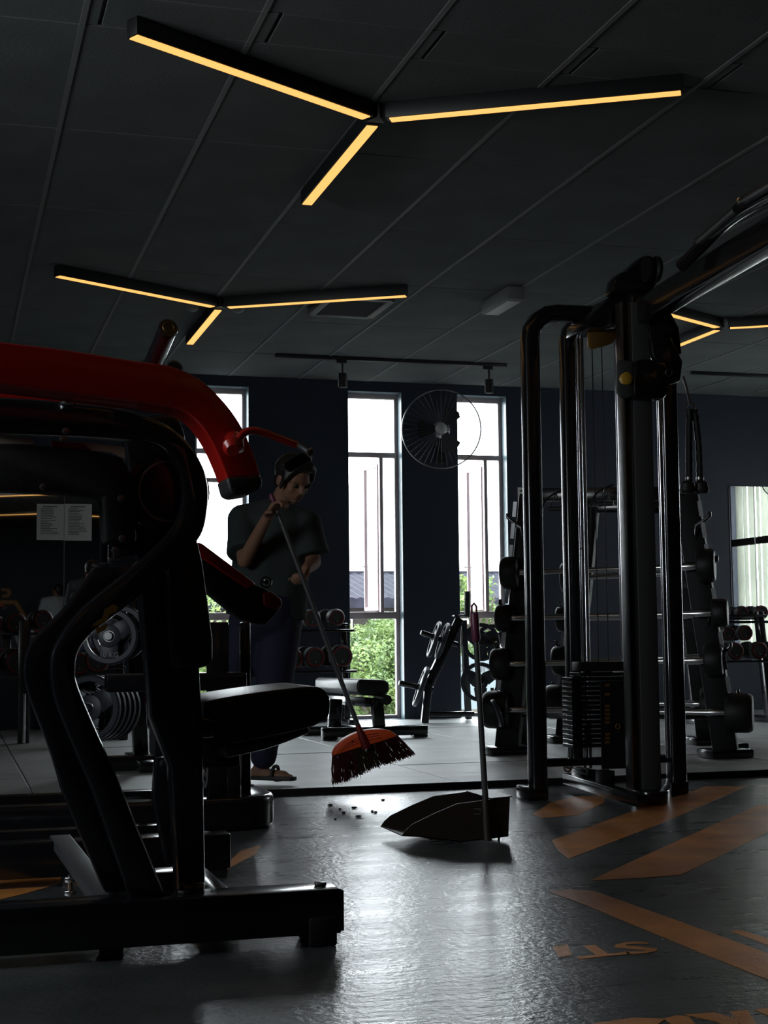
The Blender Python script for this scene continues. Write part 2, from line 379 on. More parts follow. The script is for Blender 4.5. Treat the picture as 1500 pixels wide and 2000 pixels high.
# ---- windows
def portal(c, sx_, sy_, rot):
    l = bpy.data.lights.new('window_daylight', 'AREA'); l.shape = 'RECTANGLE'; l.size = sx_; l.size_y = sy_; l.cycles.is_portal = True
    o = bpy.data.objects.new('window_daylight', l); COL.objects.link(o); o.location = c; o.rotation_euler = rot
for n, (a, b) in enumerate(wins, 1):
    W = thing('window_%d' % n, ((a+b)/2, YW+.14, WZ0), None, None, kind='structure')
    y0, y1 = YW+.115, YW+.165; fw = .035
    f = MB(); f.box((a, y0, WZ0), (a+fw, y1, WZ1)).box((b-fw, y0, WZ0), (b, y1, WZ1)).box((a+fw, y0, WZ1-.045), (b-fw, y1, WZ1)).box((a+fw, y0, WZ0), (b-fw, y1, WZ0+.03))
    obj('window_frame', f, 'frame', W, bevel=.004)
    zt, zr = 2.285, .91
    obj('transom', MB().box((a+fw, y0, zt-.015), (b-fw, y1, zt+.028)), 'frame', W, bevel=.004)
    obj('window_rail', MB().box((a+fw, y0-.005, zr-.03), (b-fw, y1, zr+.03)), 'frame', W, bevel=.005)
    obj('pane', MB().box((a+fw, YW+.135, zt+.028), (b-fw, YW+.141, WZ1-.045)), 'glass', W, shade=False)
    obj('pane', MB().box((a+fw, YW+.135, WZ0+.03), (b-fw, YW+.141, zr-.03)), 'glass', W, shade=False)
    rv = MB().box((b-.004, YW+.001, WZ0), (b-.0005, y0, WZ1)).box((a+.0005, YW+.001, WZ0), (a+.004, y0, WZ1)).box((a+.004, YW+.001, WZ1-.004), (b-.004, y0, WZ1-.0005))
    obj('reveal_lining', rv, 'reveal', W, shade=False)  # pale faces carrying the sky light on the reveals
    if n > 1:
        xm = b-fw-.12 if n == 2 else b-fw-.125
        obj('mullion', MB().box((xm-.016, y0, zr+.03), (xm+.016, y1, zt-.015)), 'frame', W, bevel=.004)
        # open casement, hinged on the mullion, swung outwards
        p0 = V((xm-.01, y1, 0)); p1 = p0+V((-.045, .272, 0)); s = MB(); z0, z1 = zr+.045, zt-.07
        up = (0, 0, 1)
        s.beam(p0+V((0, 0, z0+.012)), p1+V((0, 0, z0+.012)), .03, .03).beam(p0+V((0, 0, z1-.012)), p1+V((0, 0, z1-.012)), .03, .03)
        s.beam(p0+V((0, .015, z0)), p0+V((0, .015, z1)), .03, .024, (0, 1, 0)).beam(p1+V((0, 0, z0)), p1+V((0, 0, z1)), .03, .024, (0, 1, 0))
        sa = obj('casement', s, 'frame', W, bevel=.003)
        d = (p1-p0).normalized(); r = V((d.y, -d.x, 0))*.002
        obj('pane', MB().prism([p0+r+V((0, 0, z0+.02)), p1+r+V((0, 0, z0+.02)), p1+r+V((0, 0, z1-.02)), p0+r+V((0, 0, z1-.02))], -2*r), 'glass', sa, shade=False)
        hz = 1.32
        obj('handle', MB().beam(p1+V((0, 0, hz-.03)), p1+V((0, 0, hz+.03)), .012, .02, (0, 1, 0)).beam(p1+V((0, 0, hz+.02)), p1+V((-.05, -.01, hz+.02)), .01, .01), 'steel', sa)
        obj('pane', MB().box((xm+.016, YW+.135, zr+.03), (b-fw, YW+.141, zt-.015)), 'glass', W, shade=False)
    else:
        obj('crossbar', MB().box((a+fw, y0, 2.03), (b-fw, y1, 2.065)), 'frame', W, bevel=.004)
        obj('pane', MB().box((a+fw, YW+.135, zr+.03), (b-fw, YW+.141, zt-.015)), 'glass', W, shade=False)
    portal(((a+b)/2, YW+.22, (WZ0+WZ1)/2), b-a, WZ1-WZ0, (math.radians(-90), 0, 0))
for n, (a, b) in enumerate(rw, 4):
    W = thing('window_%d' % n, (XR+.1, (a+b)/2, .4), None, None, kind='structure')
    f = MB(); f.box((XR+.1, a, .4), (XR+.15, a+.05, 2.5)).box((XR+.1, b-.05, .4), (XR+.15, b, 2.5)).box((XR+.1, a, 2.45), (XR+.15, b, 2.5)).box((XR+.1, a, .4), (XR+.15, b, .45)).box((XR-.005, a, 1.70), (XR+.03, b, 1.78))
    obj('window_frame', f, 'lamp', W, bevel=.004)
    obj('pane', MB().box((XR+.12, a+.05, .45), (XR+.126, b-.05, 2.45)), 'glass', W, shade=False)
    # white vertical blinds: each slat turned a little
    y = a+.1
    while y < b-.1:
        c = V((XR+.05, y, 0)); d = V((.03, .075, 0)) if int(y*10) % 3 else V((-.01, .08, 0))
        obj('blind_slat', MB().prism([c-d*.62+V((0, 0, .45)), c+d*.62+V((0, 0, .45)), c+d*.62+V((0, 0, 2.46)), c-d*.62+V((0, 0, 2.46))], (.002, 0, 0)), 'curtain', W, shade=False)
        y += .135
    portal((XR+.19, (a+b)/2, 1.45), 2.1, b-a, (0, math.radians(90), 0))
for n, (a, b) in enumerate(lw, 6):  # unseen left window, put in for the light it gives
    W = thing('window_%d' % n, (XL-.1, (a+b)/2, 1.5), None, None, kind='structure')
    f = MB(); f.box((XL-.15, a, 1.5), (XL-.1, a+.05, 2.6)).box((XL-.15, b-.05, 1.5), (XL-.1, b, 2.6)).box((XL-.15, a+.05, 2.55), (XL-.1, b-.05, 2.6)).box((XL-.15, a+.05, 1.5), (XL-.1, b-.05, 1.55))
    obj('window_frame', f, 'frame', W, bevel=.004)
    obj('pane', MB().box((XL-.13, a+.05, 1.55), (XL-.124, b-.05, 2.55)), 'glass', W, shade=False)
    portal((XL-.19, (a+b)/2, 2.05), 1.1, b-a, (0, math.radians(-90), 0))
# trims
obj('trim_1', MB().box((XL, YW-.012, CZ-.03), (XR, YW-.0005, CZ-.004)), 'wall', kind='structure')
# ================================================================== OUTSIDE
gr = obj('ground', MB().box((-40, 14, -6.4), (90, 140, -6.2)), 'ground', kind='structure', shade=False)
hb = thing('house', (17, 52, -6.2), 'building beyond the windows with a grey corrugated roof and pale walls', 'building')
zE, zR_ = 2.05, 3.15
obj('wall', MB().box((-6, 50, -6.2), (40, 60, zE)), 'housewall', hb, shade=False)
rf = MB()
for i in range(150):
    x0 = -7+i*.32; rf.prism([(x0, 49.3, zE-.1), (x0+.16, 49.3, zE-.04), (x0+.32, 49.3, zE-.1)], (0, 5.7, zR_-zE))
rf.prism([(-7, 49.3, zE-.3), (41, 49.3, zE-.3), (41, 49.3, zE-.1), (-7, 49.3, zE-.1)], (0, 5.7, zR_-zE))
obj('roof', rf, 'roof', hb, shade=False)
obj('ridge', MB().box((-7, 54.9, zR_-.2), (41, 55.1, zR_)), 'roof', hb)
obj('gutter', MB().box((-7, 49.2, zE-.42), (41, 49.35, zE-.2)), 'roof', hb)
for i in range(14):
    x0 = 9.2+i*1.7
    f = obj('window', MB().box((x0, 49.9, -.2), (x0+.9, 50.02, 1.35)), 'frame', hb); obj('pane', MB().box((x0+.08, 49.86, -.1), (x0+.82, 49.9, 1.25)), 'roof', f)
def tree(x, y, zt, rad, label, n=2600, ls=.16):
    t = thing('tree', (x, y, -6.2), label, 'tree', 'trees outside the windows')
    m = MB(); m.tube([(x, y, -6.2), (x+.15, y, -3.5), (x, y+.1, zt-rad*.7)], .22, 8, (0, 1, 0), scale=[1, .8, .3])
    for k in range(9):
        a = random.uniform(0, 6.28); m.tube([(x, y, zt-rad*2+k*.1), (x+math.cos(a)*rad*.5, y+math.sin(a)*rad*.5, zt-rad*1.2), (x+math.cos(a)*rad*.85, y+math.sin(a)*rad*.85, zt-rad*.6)], .06, 6, (0, 0, 1), scale=[1, .6, .2])
    obj('trunk', m, 'bark', t)
    bm = bmesh.new()
    cl = [(V((random.gauss(0, .42), random.gauss(0, .42), random.gauss(0, .38)))*rad, random.uniform(.18, .36)*rad) for _ in range(46)]
    for i in range(n):
        c, r = random.choice(cl); d = V((random.gauss(0, 1), random.gauss(0, 1), random.gauss(0, 1))).normalized()
        p = V((x, y, zt-rad*.9))+c+d*r*random.uniform(.6, 1)
        u = V((random.gauss(0, 1), random.gauss(0, 1), random.gauss(0, .5))).normalized(); v = u.cross(d).normalized() if abs(u.dot(d)) < .95 else u.orthogonal().normalized()
        s = ls*random.uniform(.6, 1.3)
        vs = [bm.verts.new(p+u*s), bm.verts.new(p+v*s*.45), bm.verts.new(p-u*s), bm.verts.new(p-v*s*.45)]; bm.faces.new(vs)
    bmesh.ops.translate(bm, verts=bm.verts, vec=-origin(t))
    me = bpy.data.meshes.new('foliage'); bm.to_mesh(me); bm.free(); me.materials.append(M['leaf'])
    o = bpy.data.objects.new('foliage', me); COL.objects.link(o); o.parent = t; o['kind'] = 'stuff'
tree(7.55, 26, 1.25, 1.3, 'leafy green tree seen low through the middle window', 26000, .045)
tree(4.2, 23.2, 1.05, 1.15, 'green tree seen low through the left window', 9000, .05)
tree(9.95, 26, .9, .9, 'small green tree seen low through the right-hand window', 9000, .045)
tree(6.1, 33, .9, 1.7, 'green tree further back, between the left and middle windows', 12000, .06)
tree(10.9, 38, 1.2, 1.7, 'green tree further back, behind the tree of the middle window', 12000, .06)
tree(12.2, 34.0, 2.3, 1.1, 'thin tree rising in front of the grey roof outside', 2200, .08)
p = PY(912, 1306, 17.5)
bn = thing('banner', (p.x, 17.5, -6.2), 'pale blue street banner with dark capital letters, seen through the right window', 'banner')
obj('board', MB().box((p.x-.8, 17.5, p.z-.5), (p.x+.95, 17.53, p.z+.16)), 'banner', bn)
obj('post', MB().cyl((p.x-.7, 17.56, -6.2), (p.x-.7, 17.56, p.z+.2), .04).cyl((p.x+.8, 17.56, -6.2), (p.x+.8, 17.56, p.z+.2), .04), 'grey', bn)
text('lettering', 'CONTINE', 'bannertext', bn, (p.x+.07, 17.495, p.z), (1, 0, 0), (0, 0, 1), .15, .002)
# ================================================================== ON THE WALLS
mz0, mz1 = .62, 2.07
def mirror(a, b, lab):
    t = thing('wall_mirror', ((a+b)/2, YW, mz0), lab, 'mirror', 'wall mirrors')
    obj('glass', MB().box((a+.004, YW-.008, mz0), (b-.004, YW-.002, mz1)), 'mirror', t, shade=False)
    obj('edge', MB().box((a, YW-.0075, mz0), (a+.004, YW-.001, mz1)).box((b-.004, YW-.0075, mz0), (b, YW-.001, mz1)), 'steel', t, shade=False)
s1 = PY(125, 1100, YW).x
mirror(s1-1.2, s1, 'left mirror panel on the back wall, behind the papers and the foreground machine')
mirror(s1, s1+.78, 'mirror panel right of the seam that runs through the papers')
s2 = PY(1424, 1000, YW).x; s3 = PY(1472, 1000, YW).x
mirror(s2, s3, 'narrow mirror strip at the right showing white blinds')
mirror(s3, s3+1.1, 'mirror panel at the right edge of the picture, cut off by the frame')
def sheet(x0, y0, x1, y1, Y, label, lines, cat='paper', grp=None, split=None):
    a = PY(x0, y0, Y); b = PY(x1, y1, Y)
    t = thing('paper_notice', (a.x, Y, b.z), label, cat, grp)
    obj('sheet', MB().box((a.x, Y, b.z), (b.x, Y+.0015, a.z)), 'paper', t, shade=False)
    m = MB(); random.seed(lines); H = a.z-b.z; Wd = b.x-a.x
    for i in range(lines):
        z = a.z-H*(.14+.74*i/lines); l = Wd*random.uniform(.3, .72); m.box((a.x+Wd*.14, Y-.0008, z), (a.x+Wd*.14+l, Y, z+H*.4/lines*.8))
    m.box((a.x+Wd*.22, Y-.0008, a.z-H*.09), (a.x+Wd*.75, Y, a.z-H*.06))
    obj('print', m, 'ink', t, shade=False)
sheet(72, 984, 124.5, 1055, YW-.011, 'left white printed sheet taped to the mirror', 16)
sheet(126, 984, 179, 1056, YW-.011, 'right white printed sheet taped to the mirror, with a folded corner', 18)
sheet(1011, 952, 1040, 1016, YW-.003, 'white notice on the dark wall right of the right-hand window', 5)
# letters on the wall behind the camera, seen back to front in the left mirror
lt = thing('wall_lettering', (.9, YF+.01, 1), 'orange letters on the far wall, reflected in the left mirror', 'lettering')
def refl(x, y): # point on the front wall plane seen by way of the mirror
    d = ray(x, y); t = (2*YW-YF-.02)/d.y; p = CAM+d*t; return V((p.x, YF+.02, p.z))
def wl(pts): obj('letter', MB().prism([refl(*q) for q in pts], (0, -.015, 0)), 'wallorange', lt)
wl([(0, 1172), (33, 1173), (52, 1204), (46, 1206), (28, 1180), (0, 1180)])
wl([(2, 1149), (20, 1150), (22, 1160), (16, 1167), (4, 1167), (4, 1162), (13, 1161), (15, 1155), (2, 1154)])
# ================================================================== CEILING FITTINGS
def ylight(x, y, label, rz=0):
    t = thing('ceiling_light', (x, y, CZ), label, 'lamp', 'three-armed amber ceiling lights')
    z0 = CZ-.068
    for a in (90, 210, 330):
        a = math.radians(a); d = V((math.cos(a), math.sin(a), 0)); c = V((x, y, 0))
        h = obj('arm', MB().beam(c+d*.045+V((0, 0, CZ-.034)), c+d*1.23+V((0, 0, CZ-.034)), .06, .066), 'lamp', t, bevel=.003)
        obj('diffuser', MB().beam(c+d*.06+V((0, 0, z0)), c+d*1.222+V((0, 0, z0)), .046, .006), 'glow', h, shade=False)
    pr = [V((x, y, CZ-.066))+V((math.cos(math.radians(k)), math.sin(math.radians(k)), 0))*.05 for k in (30, 150, 270)]
    obj('hub', MB().prism(pr, (0, 0, .064)), 'lamp', t, bevel=.003)
    return t
L1 = ylight(1.66, 5.70, 'largest amber three-armed light on the ceiling, nearest the camera')
dup(L1, (1.655, 9.31, CZ), 'amber three-armed ceiling light above the red machine, second back in the left row')
dup(L1, (5.14, 9.13, CZ), 'amber three-armed ceiling light at the right, behind the cable tower')
dup(L1, (5.14, 5.60, CZ), 'amber three-armed ceiling light whose tip just enters at the upper right edge')
for x, y, wh_ in ((1.66, 2.1, 'above the picture, left row'), (1.66, -1.5, 'behind the camera in the left row'), (5.14, 2.1, 'above the picture, right row'), (5.14, -1.5, 'behind the camera in the right row'), (-1.4, 2.1, 'left wall, beside camera'), (-1.4, -1.5, 'by the left wall behind the camera')):
    dup(L1, (x, y, CZ), 'amber three-armed ceiling light '+wh_+', seen only in the mirror')
t = thing('air_vent', (2.5, 9.35, CZ), 'grey square air vent on the ceiling beside the second amber light', 'vent')
c = [PZ(x, y, CZ-.05) for x, y in ((622, 613), (652, 590), (750, 592), (716, 619))]
cc = sum(c, V((0, 0, 0)))/4
c = [V((cc.x-.2, cc.y-.26, CZ-.05)), V((cc.x-.2, cc.y+.26, CZ-.05)), V((cc.x+.2, cc.y+.26, CZ-.05)), V((cc.x+.2, cc.y-.26, CZ-.05))]
m = MB()
for i in range(4): m.beam(c[i]+V((0, 0, .025)), c[(i+1) % 4]+V((0, 0, .025)), .05, .046)
obj('frame', m, 'greyframe', t, bevel=.004)
m = MB()
for i in range(9): m.beam((cc.x-.17, cc.y-.2+i*.05, CZ-.03), (cc.x+.17, cc.y-.2+i*.05, CZ-.03), .03, .006, (0, .5, 1))
obj('slats', m, 'lamp', t)
t = thing('emergency_light', (3.38, 8.85, CZ), 'small grey box light on the ceiling left of the cable tower', 'lamp')
p = PZ(982, 590, CZ-.05)
obj('housing', MB().box((p.x-.06, p.y-.02-.22, CZ-.085), (p.x+.06, p.y+.24, CZ)), 'greyframe', t, bevel=.01)
obj('lens', MB().box((p.x-.045, p.y-.2, CZ-.092), (p.x+.045, p.y+.2, CZ-.085)), 'white', t, bevel=.003)
def track(x0, x1, Y, heads, label):
    t = thing('track_light', ((x0+x1)/2, Y, CZ), label, 'lamp')
    obj('rail', MB().box((x0, Y-.018, CZ-.028), (x1, Y+.018, CZ-.001)), 'lamp', t, bevel=.002)
    for x in heads:
        h = obj('spot_head', MB().lathe((x, Y, CZ-.13), (x, Y, CZ-.245), [(0, .02), (.04, .033), (.3, .036), (.96, .036), (1, .03)], 20), 'lamp', t)
        obj('adapter', MB().box((x-.05, Y-.015, CZ-.055), (x+.03, Y+.015, CZ-.028)).cyl((x, Y, CZ-.055), (x, Y, CZ-.14), .008), 'lamp', h, bevel=.002)
a, b = PZ(535, 698, CZ-.02), PZ(993, 713, CZ-.02); Yt = (a.y+b.y)/2
track(a.x, b.x, Yt, [PY(669, 730, Yt).x, PY(955, 738, Yt).x], 'black track on the ceiling with two spotlights, in front of the windows')
a = PZ(1350, 729, CZ-.02); track(a.x, a.x+1.9, a.y, [a.x+1.5], 'black ceiling track at the right, above the right mirror')
for x, y, s_ in ((375, 603, 'left'), (465, 605, 'right')):
    p = PZ(x, y, CZ-.04)
    t = thing('ceiling_sensor', (p.x, p.y, CZ), 'small round fitting just %s of the second amber light hub' % s_, 'sensor')
    obj('dome', MB().lathe((p.x, p.y, CZ), (p.x, p.y, CZ-.06), [(0, .05), (.3, .05), (.8, .035), (1, .015)], 18), 'greyframe', t)
# wall fan
def fan(c, ax, up, rad, label):
    t = thing('wall_fan', c, label, 'fan'); c = V(c); ax = V(ax).normalized()
    obj('guard_ring', MB().torus(c, ax, rad, .006, 48, 6), 'steel', t)
    u = ax.cross(V((0, 0, 1))).normalized(); v = ax.cross(u); m = MB()
    for k in range(40):
        a = 2*math.pi*k/40; d = u*math.cos(a)+v*math.sin(a)
        for s in (1, -1): m.tube([c+ax*s*.075+d*.05, c+ax*s*.07+d*rad*.6, c+d*rad], .0009, 4, ax)
    g = obj('guard_wires', m, 'grey', t); g['kind'] = 'stuff'
    obj('badge', MB().lathe(c-ax*.09, c-ax*.07, [(0, .03), (.5, .045), (1, .045)]), 'white', t)
    for k in range(3):
        a = 2*math.pi*k/3+math.pi/3; d = u*math.cos(a)+v*math.sin(a); q = ax.cross(d)
        P = [c+d*.05+q*.03+ax*.01, c+d*.05-q*.03-ax*.01, c+d*rad*.55-q*.08-ax*.02, c+d*rad*.6-q*.05-ax*.01, c+d*rad*.6+q*.06+ax*.02, c+d*rad*.5+q*.09+ax*.02]
        obj('blade', MB().prism(P, ax*.003), 'lamp', t)
    obj('motor', MB().lathe(c+ax*.02, c+ax*.2, [(0, .05), (.1, .075), (.7, .075), (1, .04)]), 'chrome', t)
    return t, c, ax
fc = PY(862, 838, YW-.27)
t, c, ax = fan(fc, (.33, 1, .02), 0, .335, 'large wall fan with a wire guard between the middle and right windows')
obj('bracket', MB().tube([c+ax*.17, c+ax*.17+V((0, .05, -.12)), V((c.x+.08, YW-.01, c.z-.16))], .014).box((c.x+.04, YW-.02, c.z-.26), (c.x+.12, YW-.001, c.z-.06)), 'blackmatt', t)
obj('cord', MB().tube(spline([(c.x+.05, YW-.03, c.z), (c.x+.06, YW-.012, c.z+.2), (c.x+.08, YW-.012, CZ-.05)]), .004, 6), 'blackmatt', t)
t, c, ax = fan((XR-.30, 10.5, 2.5), (1, .15, 0), 0, .33, 'wall fan on the right wall, glimpsed in the right mirror')
obj('bracket', MB().tube([c+ax*.17, V((XR-.01, c.y, c.z-.1))], .014), 'blackmatt', t)
# ================================================================== GYM EQUIPMENT BUILDERS
def facing(p, yaw=0): # direction from p to the camera on plan, turned by yaw
    d = CAM-V(p); d.z = 0; d.normalize(); return Matrix.Rotation(yaw, 3, 'Z') @ d
def dumbbell(c, ax, R, L, label, group, ring='redrim', name='dumbbell'):
    c, ax = V(c), V(ax).normalized(); t = thing(name, c, label, 'dumbbell', group)
    hl = L*.27
    for s in (1, -1):
        h = obj('head', MB().lathe(c+ax*s*(L/2-hl), c+ax*s*L/2, [(0, R*.55), (.06, R*.9), (.15, R), (.88, R), (1, R*.9)], 26), 'rubber', t)
        obj('ring', MB().torus(c+ax*s*(L/2), ax, R*.80, R*.07, 30, 6), ring, h)
        obj('print', MB().beam(c+ax*s*(L/2+.001)+V((0, 0, -R*.35)), c+ax*s*(L/2+.001)+V((0, 0, -R*.5)), .004, .02), 'platetext', h)
    obj('handle', MB().lathe(c-ax*(L/2-hl), c+ax*(L/2-hl), [(0, .014), (.3, .018), (.7, .018), (1, .014)], 14), 'chrome', t)
    return t
def barbell(a, b, R, label, group, th=.10):
    a, b = V(a), V(b); ax = (b-a).normalized(); t = thing('barbell', (a+b)/2, label, 'barbell', group)
    for p, s in ((a, -1), (b, 1)):
        obj('end_weight', MB().lathe(p-ax*s*th, p+ax*s*.005, [(0, R*.5), (.03, R*.92), (.14, R), (.8, R), (.93, R*.95), (1, R*.86)], 30), 'rubber', t)
    obj('sleeve', MB().lathe(a+ax*th*.9, b-ax*th*.9, [(0, .024), (.08, .024), (.1, .0165), (.9, .0165), (.92, .024), (1, .024)], 16), 'chrome', t)
    return t
def plate(c, ax, R, th, label, group, txt=None, name='weight_plate', open_=True):
    c, ax = V(c), V(ax).normalized(); t = thing(name, c, label, 'plate', group)
    u = ax.cross(V((0, 0, 1))).normalized(); v = u.cross(ax)
    prof = [(R*.80, -th/2), (R*.95, -th/2), (R, -th*.3), (R, th*.3), (R*.95, th/2), (R*.80, th/2)]
    m = MB(); n = 36; rs = []
    for k in range(n):
        a = 2*math.pi*k/n; d = u*math.cos(a)+v*math.sin(a); rs.append(m.ring([c+d*r+ax*h for r, h in prof]))
    m.skin(rs, False, True); obj('rim', m, 'plate', t)
    h = obj('hub', MB().lathe(c-ax*th*.35, c+ax*th*.35, [(0, R*.36), (.1, R*.4), (.9, R*.4), (1, R*.36)], 28), 'plate', t)
    obj('bore', MB().torus(c+ax*th*.36, ax, .028, .006, 24, 6), 'steel', h)
    for k in range(3):
        a = 2*math.pi*(k/3)-math.pi/2; d = u*math.cos(a)+v*math.sin(a); q = ax.cross(d)
        P = [c+d*R*.3+q*R*.34, c+d*R*.3-q*R*.34, c+d*R*.86-q*R*.26, c+d*R*.86+q*R*.26]
        obj('spoke', MB().prism([p-ax*th*.28 for p in P], ax*th*.56), 'plate', t, bevel=.004)
    if txt:
        d = v*-1
        text('lettering', txt, 'platetext', t, c+d*R*.66+ax*(th*.3), -u, v, R*.26, .0012)
    return t
# ================================================================== CABLE MACHINE
cm = thing('cable_machine', (2.9, 6.3, 0), 'tall black cable tower with a weight stack, standing left of centre-right on the orange-marked floor', 'machine')
def post(pxs, Y, wpx, z0, name='upright', bend=None, mm='black'):
    pass
RR = rrect(.078, .078, .02)
YA = 6.33
pa = PY(1050, 1500, YA); zt = PY(1050, 598, YA).z; xa = pa.x
x2 = PY(1195, 598, YA).x
path = [V((xa, YA, .05)), V((xa, YA, zt-.16))]+[V((xa+.13-.13*math.cos(a), YA, zt-.16+.13*math.sin(a))) for a in (.4, .8, 1.2)]+[V((xa+.13, YA, zt-.03)), V((x2, YA, zt-.025))]
obj('upright', MB().sweep(path, RR, up=(0, 1, 0)), 'black', cm)
YB = 6.62; pb = PY(1125, 1500, YB); ztb = PY(1125, 612, YB).z; xb = pb.x
path = [V((xb, YB, .12)), V((xb, YB, ztb-.14))]+[V((xb+.1-.1*math.cos(a), YB, ztb-.14+.1*math.sin(a))) for a in (.5, 1.0)]+[V((xb+.1, YB, ztb-.035)), V((PY(1200, 598, YB).x, YB, ztb-.035))]
obj('upright', MB().sweep(path, rrect(.074, .074, .02), up=(0, 1, 0)), 'black', cm)
YC = 6.37; xc = PY(1321, 1500, YC).x; ztc = PY(1321, 600, YC).z
path = [V((xc, YC, .05)), V((xc, YC, ztc-.16))]+[V((xc-.12+.12*math.cos(a), YC, ztc-.16+.14*math.sin(a))) for a in (.4, .8, 1.2)]+[V((xc-.12, YC, ztc-.02)), V((PY(1262, 590, YC).x, YC, ztc-.01))]
obj('upright', MB().sweep(path, rrect(.082, .082, .02), up=(0, 1, 0)), 'black', cm)
def foot(px0, px1, py1, h=.055, m='black', par=None, name='foot', d=.16):
    a, b = PZ(px0, py1, 0), PZ(px1, py1, 0); Y = (a.y+b.y)/2
    obj(name, MB().box((a.x, Y, 0), (b.x, Y+d, h)), m, par, bevel=.008)
foot(1030, 1076, 1564, .06, par=cm); foot(1299, 1351, 1552, .06, par=cm)
# front column: wide slotted guide post with a grey front, bright edges
YF1 = 6.04; x0, x1 = PY(1228, 1300, YF1).x, PY(1283, 1300, YF1).x; z1 = PY(1255, 592, YF1).z
xm_ = PY(1246, 1300, YF1).x
obj('front_column', MB().box((xm_, YF1-.02, .06), (x1, YF1+.07, z1)), 'grey', cm, bevel=.006)
obj('guide_channel', MB().box((x0+.012, YF1+.0, .06), (xm_-.001, YF1+.06, z1)), 'black', cm, bevel=.003)
for xx in (x0, xm_-.006):
    obj('channel_edge', MB().box((xx, YF1-.014, .06), (xx+.006, YF1+.055, z1)), 'steel', cm, bevel=.001)
pf = PZ(1283, 1570, 0)
obj('foot', MB().prism(spline([PZ(1245, 1572, 0), PZ(1300, 1573, 0), PZ(1312, 1562, 0), PZ(1305, 1550, 0), PZ(1262, 1548, 0), PZ(1240, 1556, 0)], 5, True), (0, 0, .062)), 'black', cm, bevel=.008)
# chrome guide rods, cables, weight stack
YS = 6.45
def rod(px, y0, y1, r, m='chrome', Y=YS, name='guide_rod'):
    a, b = PY(px, y0, Y), PY(px, y1, Y); b.x = a.x
    obj(name, MB().cyl(a, b, r, n=14), m, cm)
rod(1145, 1480, 640, .0125); rod(1223, 1480, 640, .0125); rod(1154, 1500, 640, .008, 'steel', 6.5, 'guide_tube')
for px in (1189, 1170, 1214): rod(px, 1310, 650, .0028, 'blackmatt', 6.47, 'cable')
rod(1305, 1480, 770, .0125, 'chrome', 6.25)
a0, b0 = PY(1106, 1312, YS), PY(1226, 1456, YS)
H = (a0.z-b0.z)/16
for k in range(16):
    z = b0.z+k*H; ins = 0 if k < 15 else .04
    obj('stack_plate', MB().box((a0.x+ins, YS-.06, z+.001), (b0.x-ins*.5, YS+.06, z+H*.84)), 'black', cm, bevel=.0025, seg=1)
obj('stack_head', MB().box((a0.x+.05, YS-.05, a0.z+.001), (b0.x-.02, YS+.05, a0.z+.045)), 'blackmatt', cm, bevel=.004)
for k in (1147, 1226):
    p = PY(k, 1308, YS); obj('bushing', MB().cyl(p+V((0, 0, -.03)), p+V((0, 0, .035)), .022), 'blackmatt', cm)
for px in (1117, 1142, 1219):
    a, b = PY(px, 1456, YS), PY(px, 1500, YS); obj('stack_leg', MB().cyl(a, V((a.x, a.y, b.z)), .007, n=10), 'steel', cm)
p0, p1 = PY(1172, 1330, 6.36), PY(1232, 1500, 6.36)
sh = obj('shroud', MB().box((p0.x, 6.355, p1.z), (p1.x, 6.365, p0.z)), 'blackmatt', cm)
m = MB()
for i, yy in enumerate((1338, 1356, 1379, 1387, 1395, 1403, 1411, 1434, 1442, 1450)):
    q = PY(1187, yy, 6.35); m.box((q.x-.012, 6.3535, q.z-.006), (q.x+.012, 6.3548, q.z+.006))
obj('faded_print', m, 'gold', sh, shade=False)['kind'] = 'stuff'
q = PY(1207, 1419, 6.35); obj('emblem', MB().torus(q, (0, 1, 0), .011, .003, 18, 6), 'gold', sh)
q = PY(1207, 1312, 6.40); obj('selector_bar', MB().box((q.x-.028, 6.385, q.z-.003), (q.x+.028, 6.40, q.z+.004)), 'white', cm, bevel=.001)
# lower frame
def bar(a, b, w, h, m='black', name='crossbar', par=None, bev=.004, up=(0, 0, 1)):
    return obj(name, MB().beam(a, b, w, h, up), m, par, bevel=bev)
zb = PY(1200, 1487, 6.35).z
bar((xa, 6.40, zb), (xc, 6.40, zb), .05, .035, par=cm)
bar((xb, YB, .09), (xb, YA+.1, .09), .05, .05, par=cm)
bar(PZ(1108, 1520, .06), PZ(1255, 1565, .05), .05, .05, par=cm)
for y_ in (1498, 1513):
    a, b = PZ(1108, y_, .10 if y_ < 1500 else .07), PZ(1178, y_+14, .09 if y_ < 1500 else .06); obj('low_rail', MB().cyl(a, b, .009), 'steel', cm)
q = PZ(1182, 1522, .09); obj('low_pulley', MB().cyl(q-V((.02, 0, 0)), q+V((.02, 0, 0)), .045).box((q.x-.03, q.y-.04, q.z-.05), (q.x+.03, q.y+.04, q.z+.04)), 'blackmatt', cm, bevel=.003)
q = PZ(1109, 1500, .12); obj('eyelet', MB().torus(q, (.3, 1, 0), .016, .005, 16, 6), 'chrome', cm)
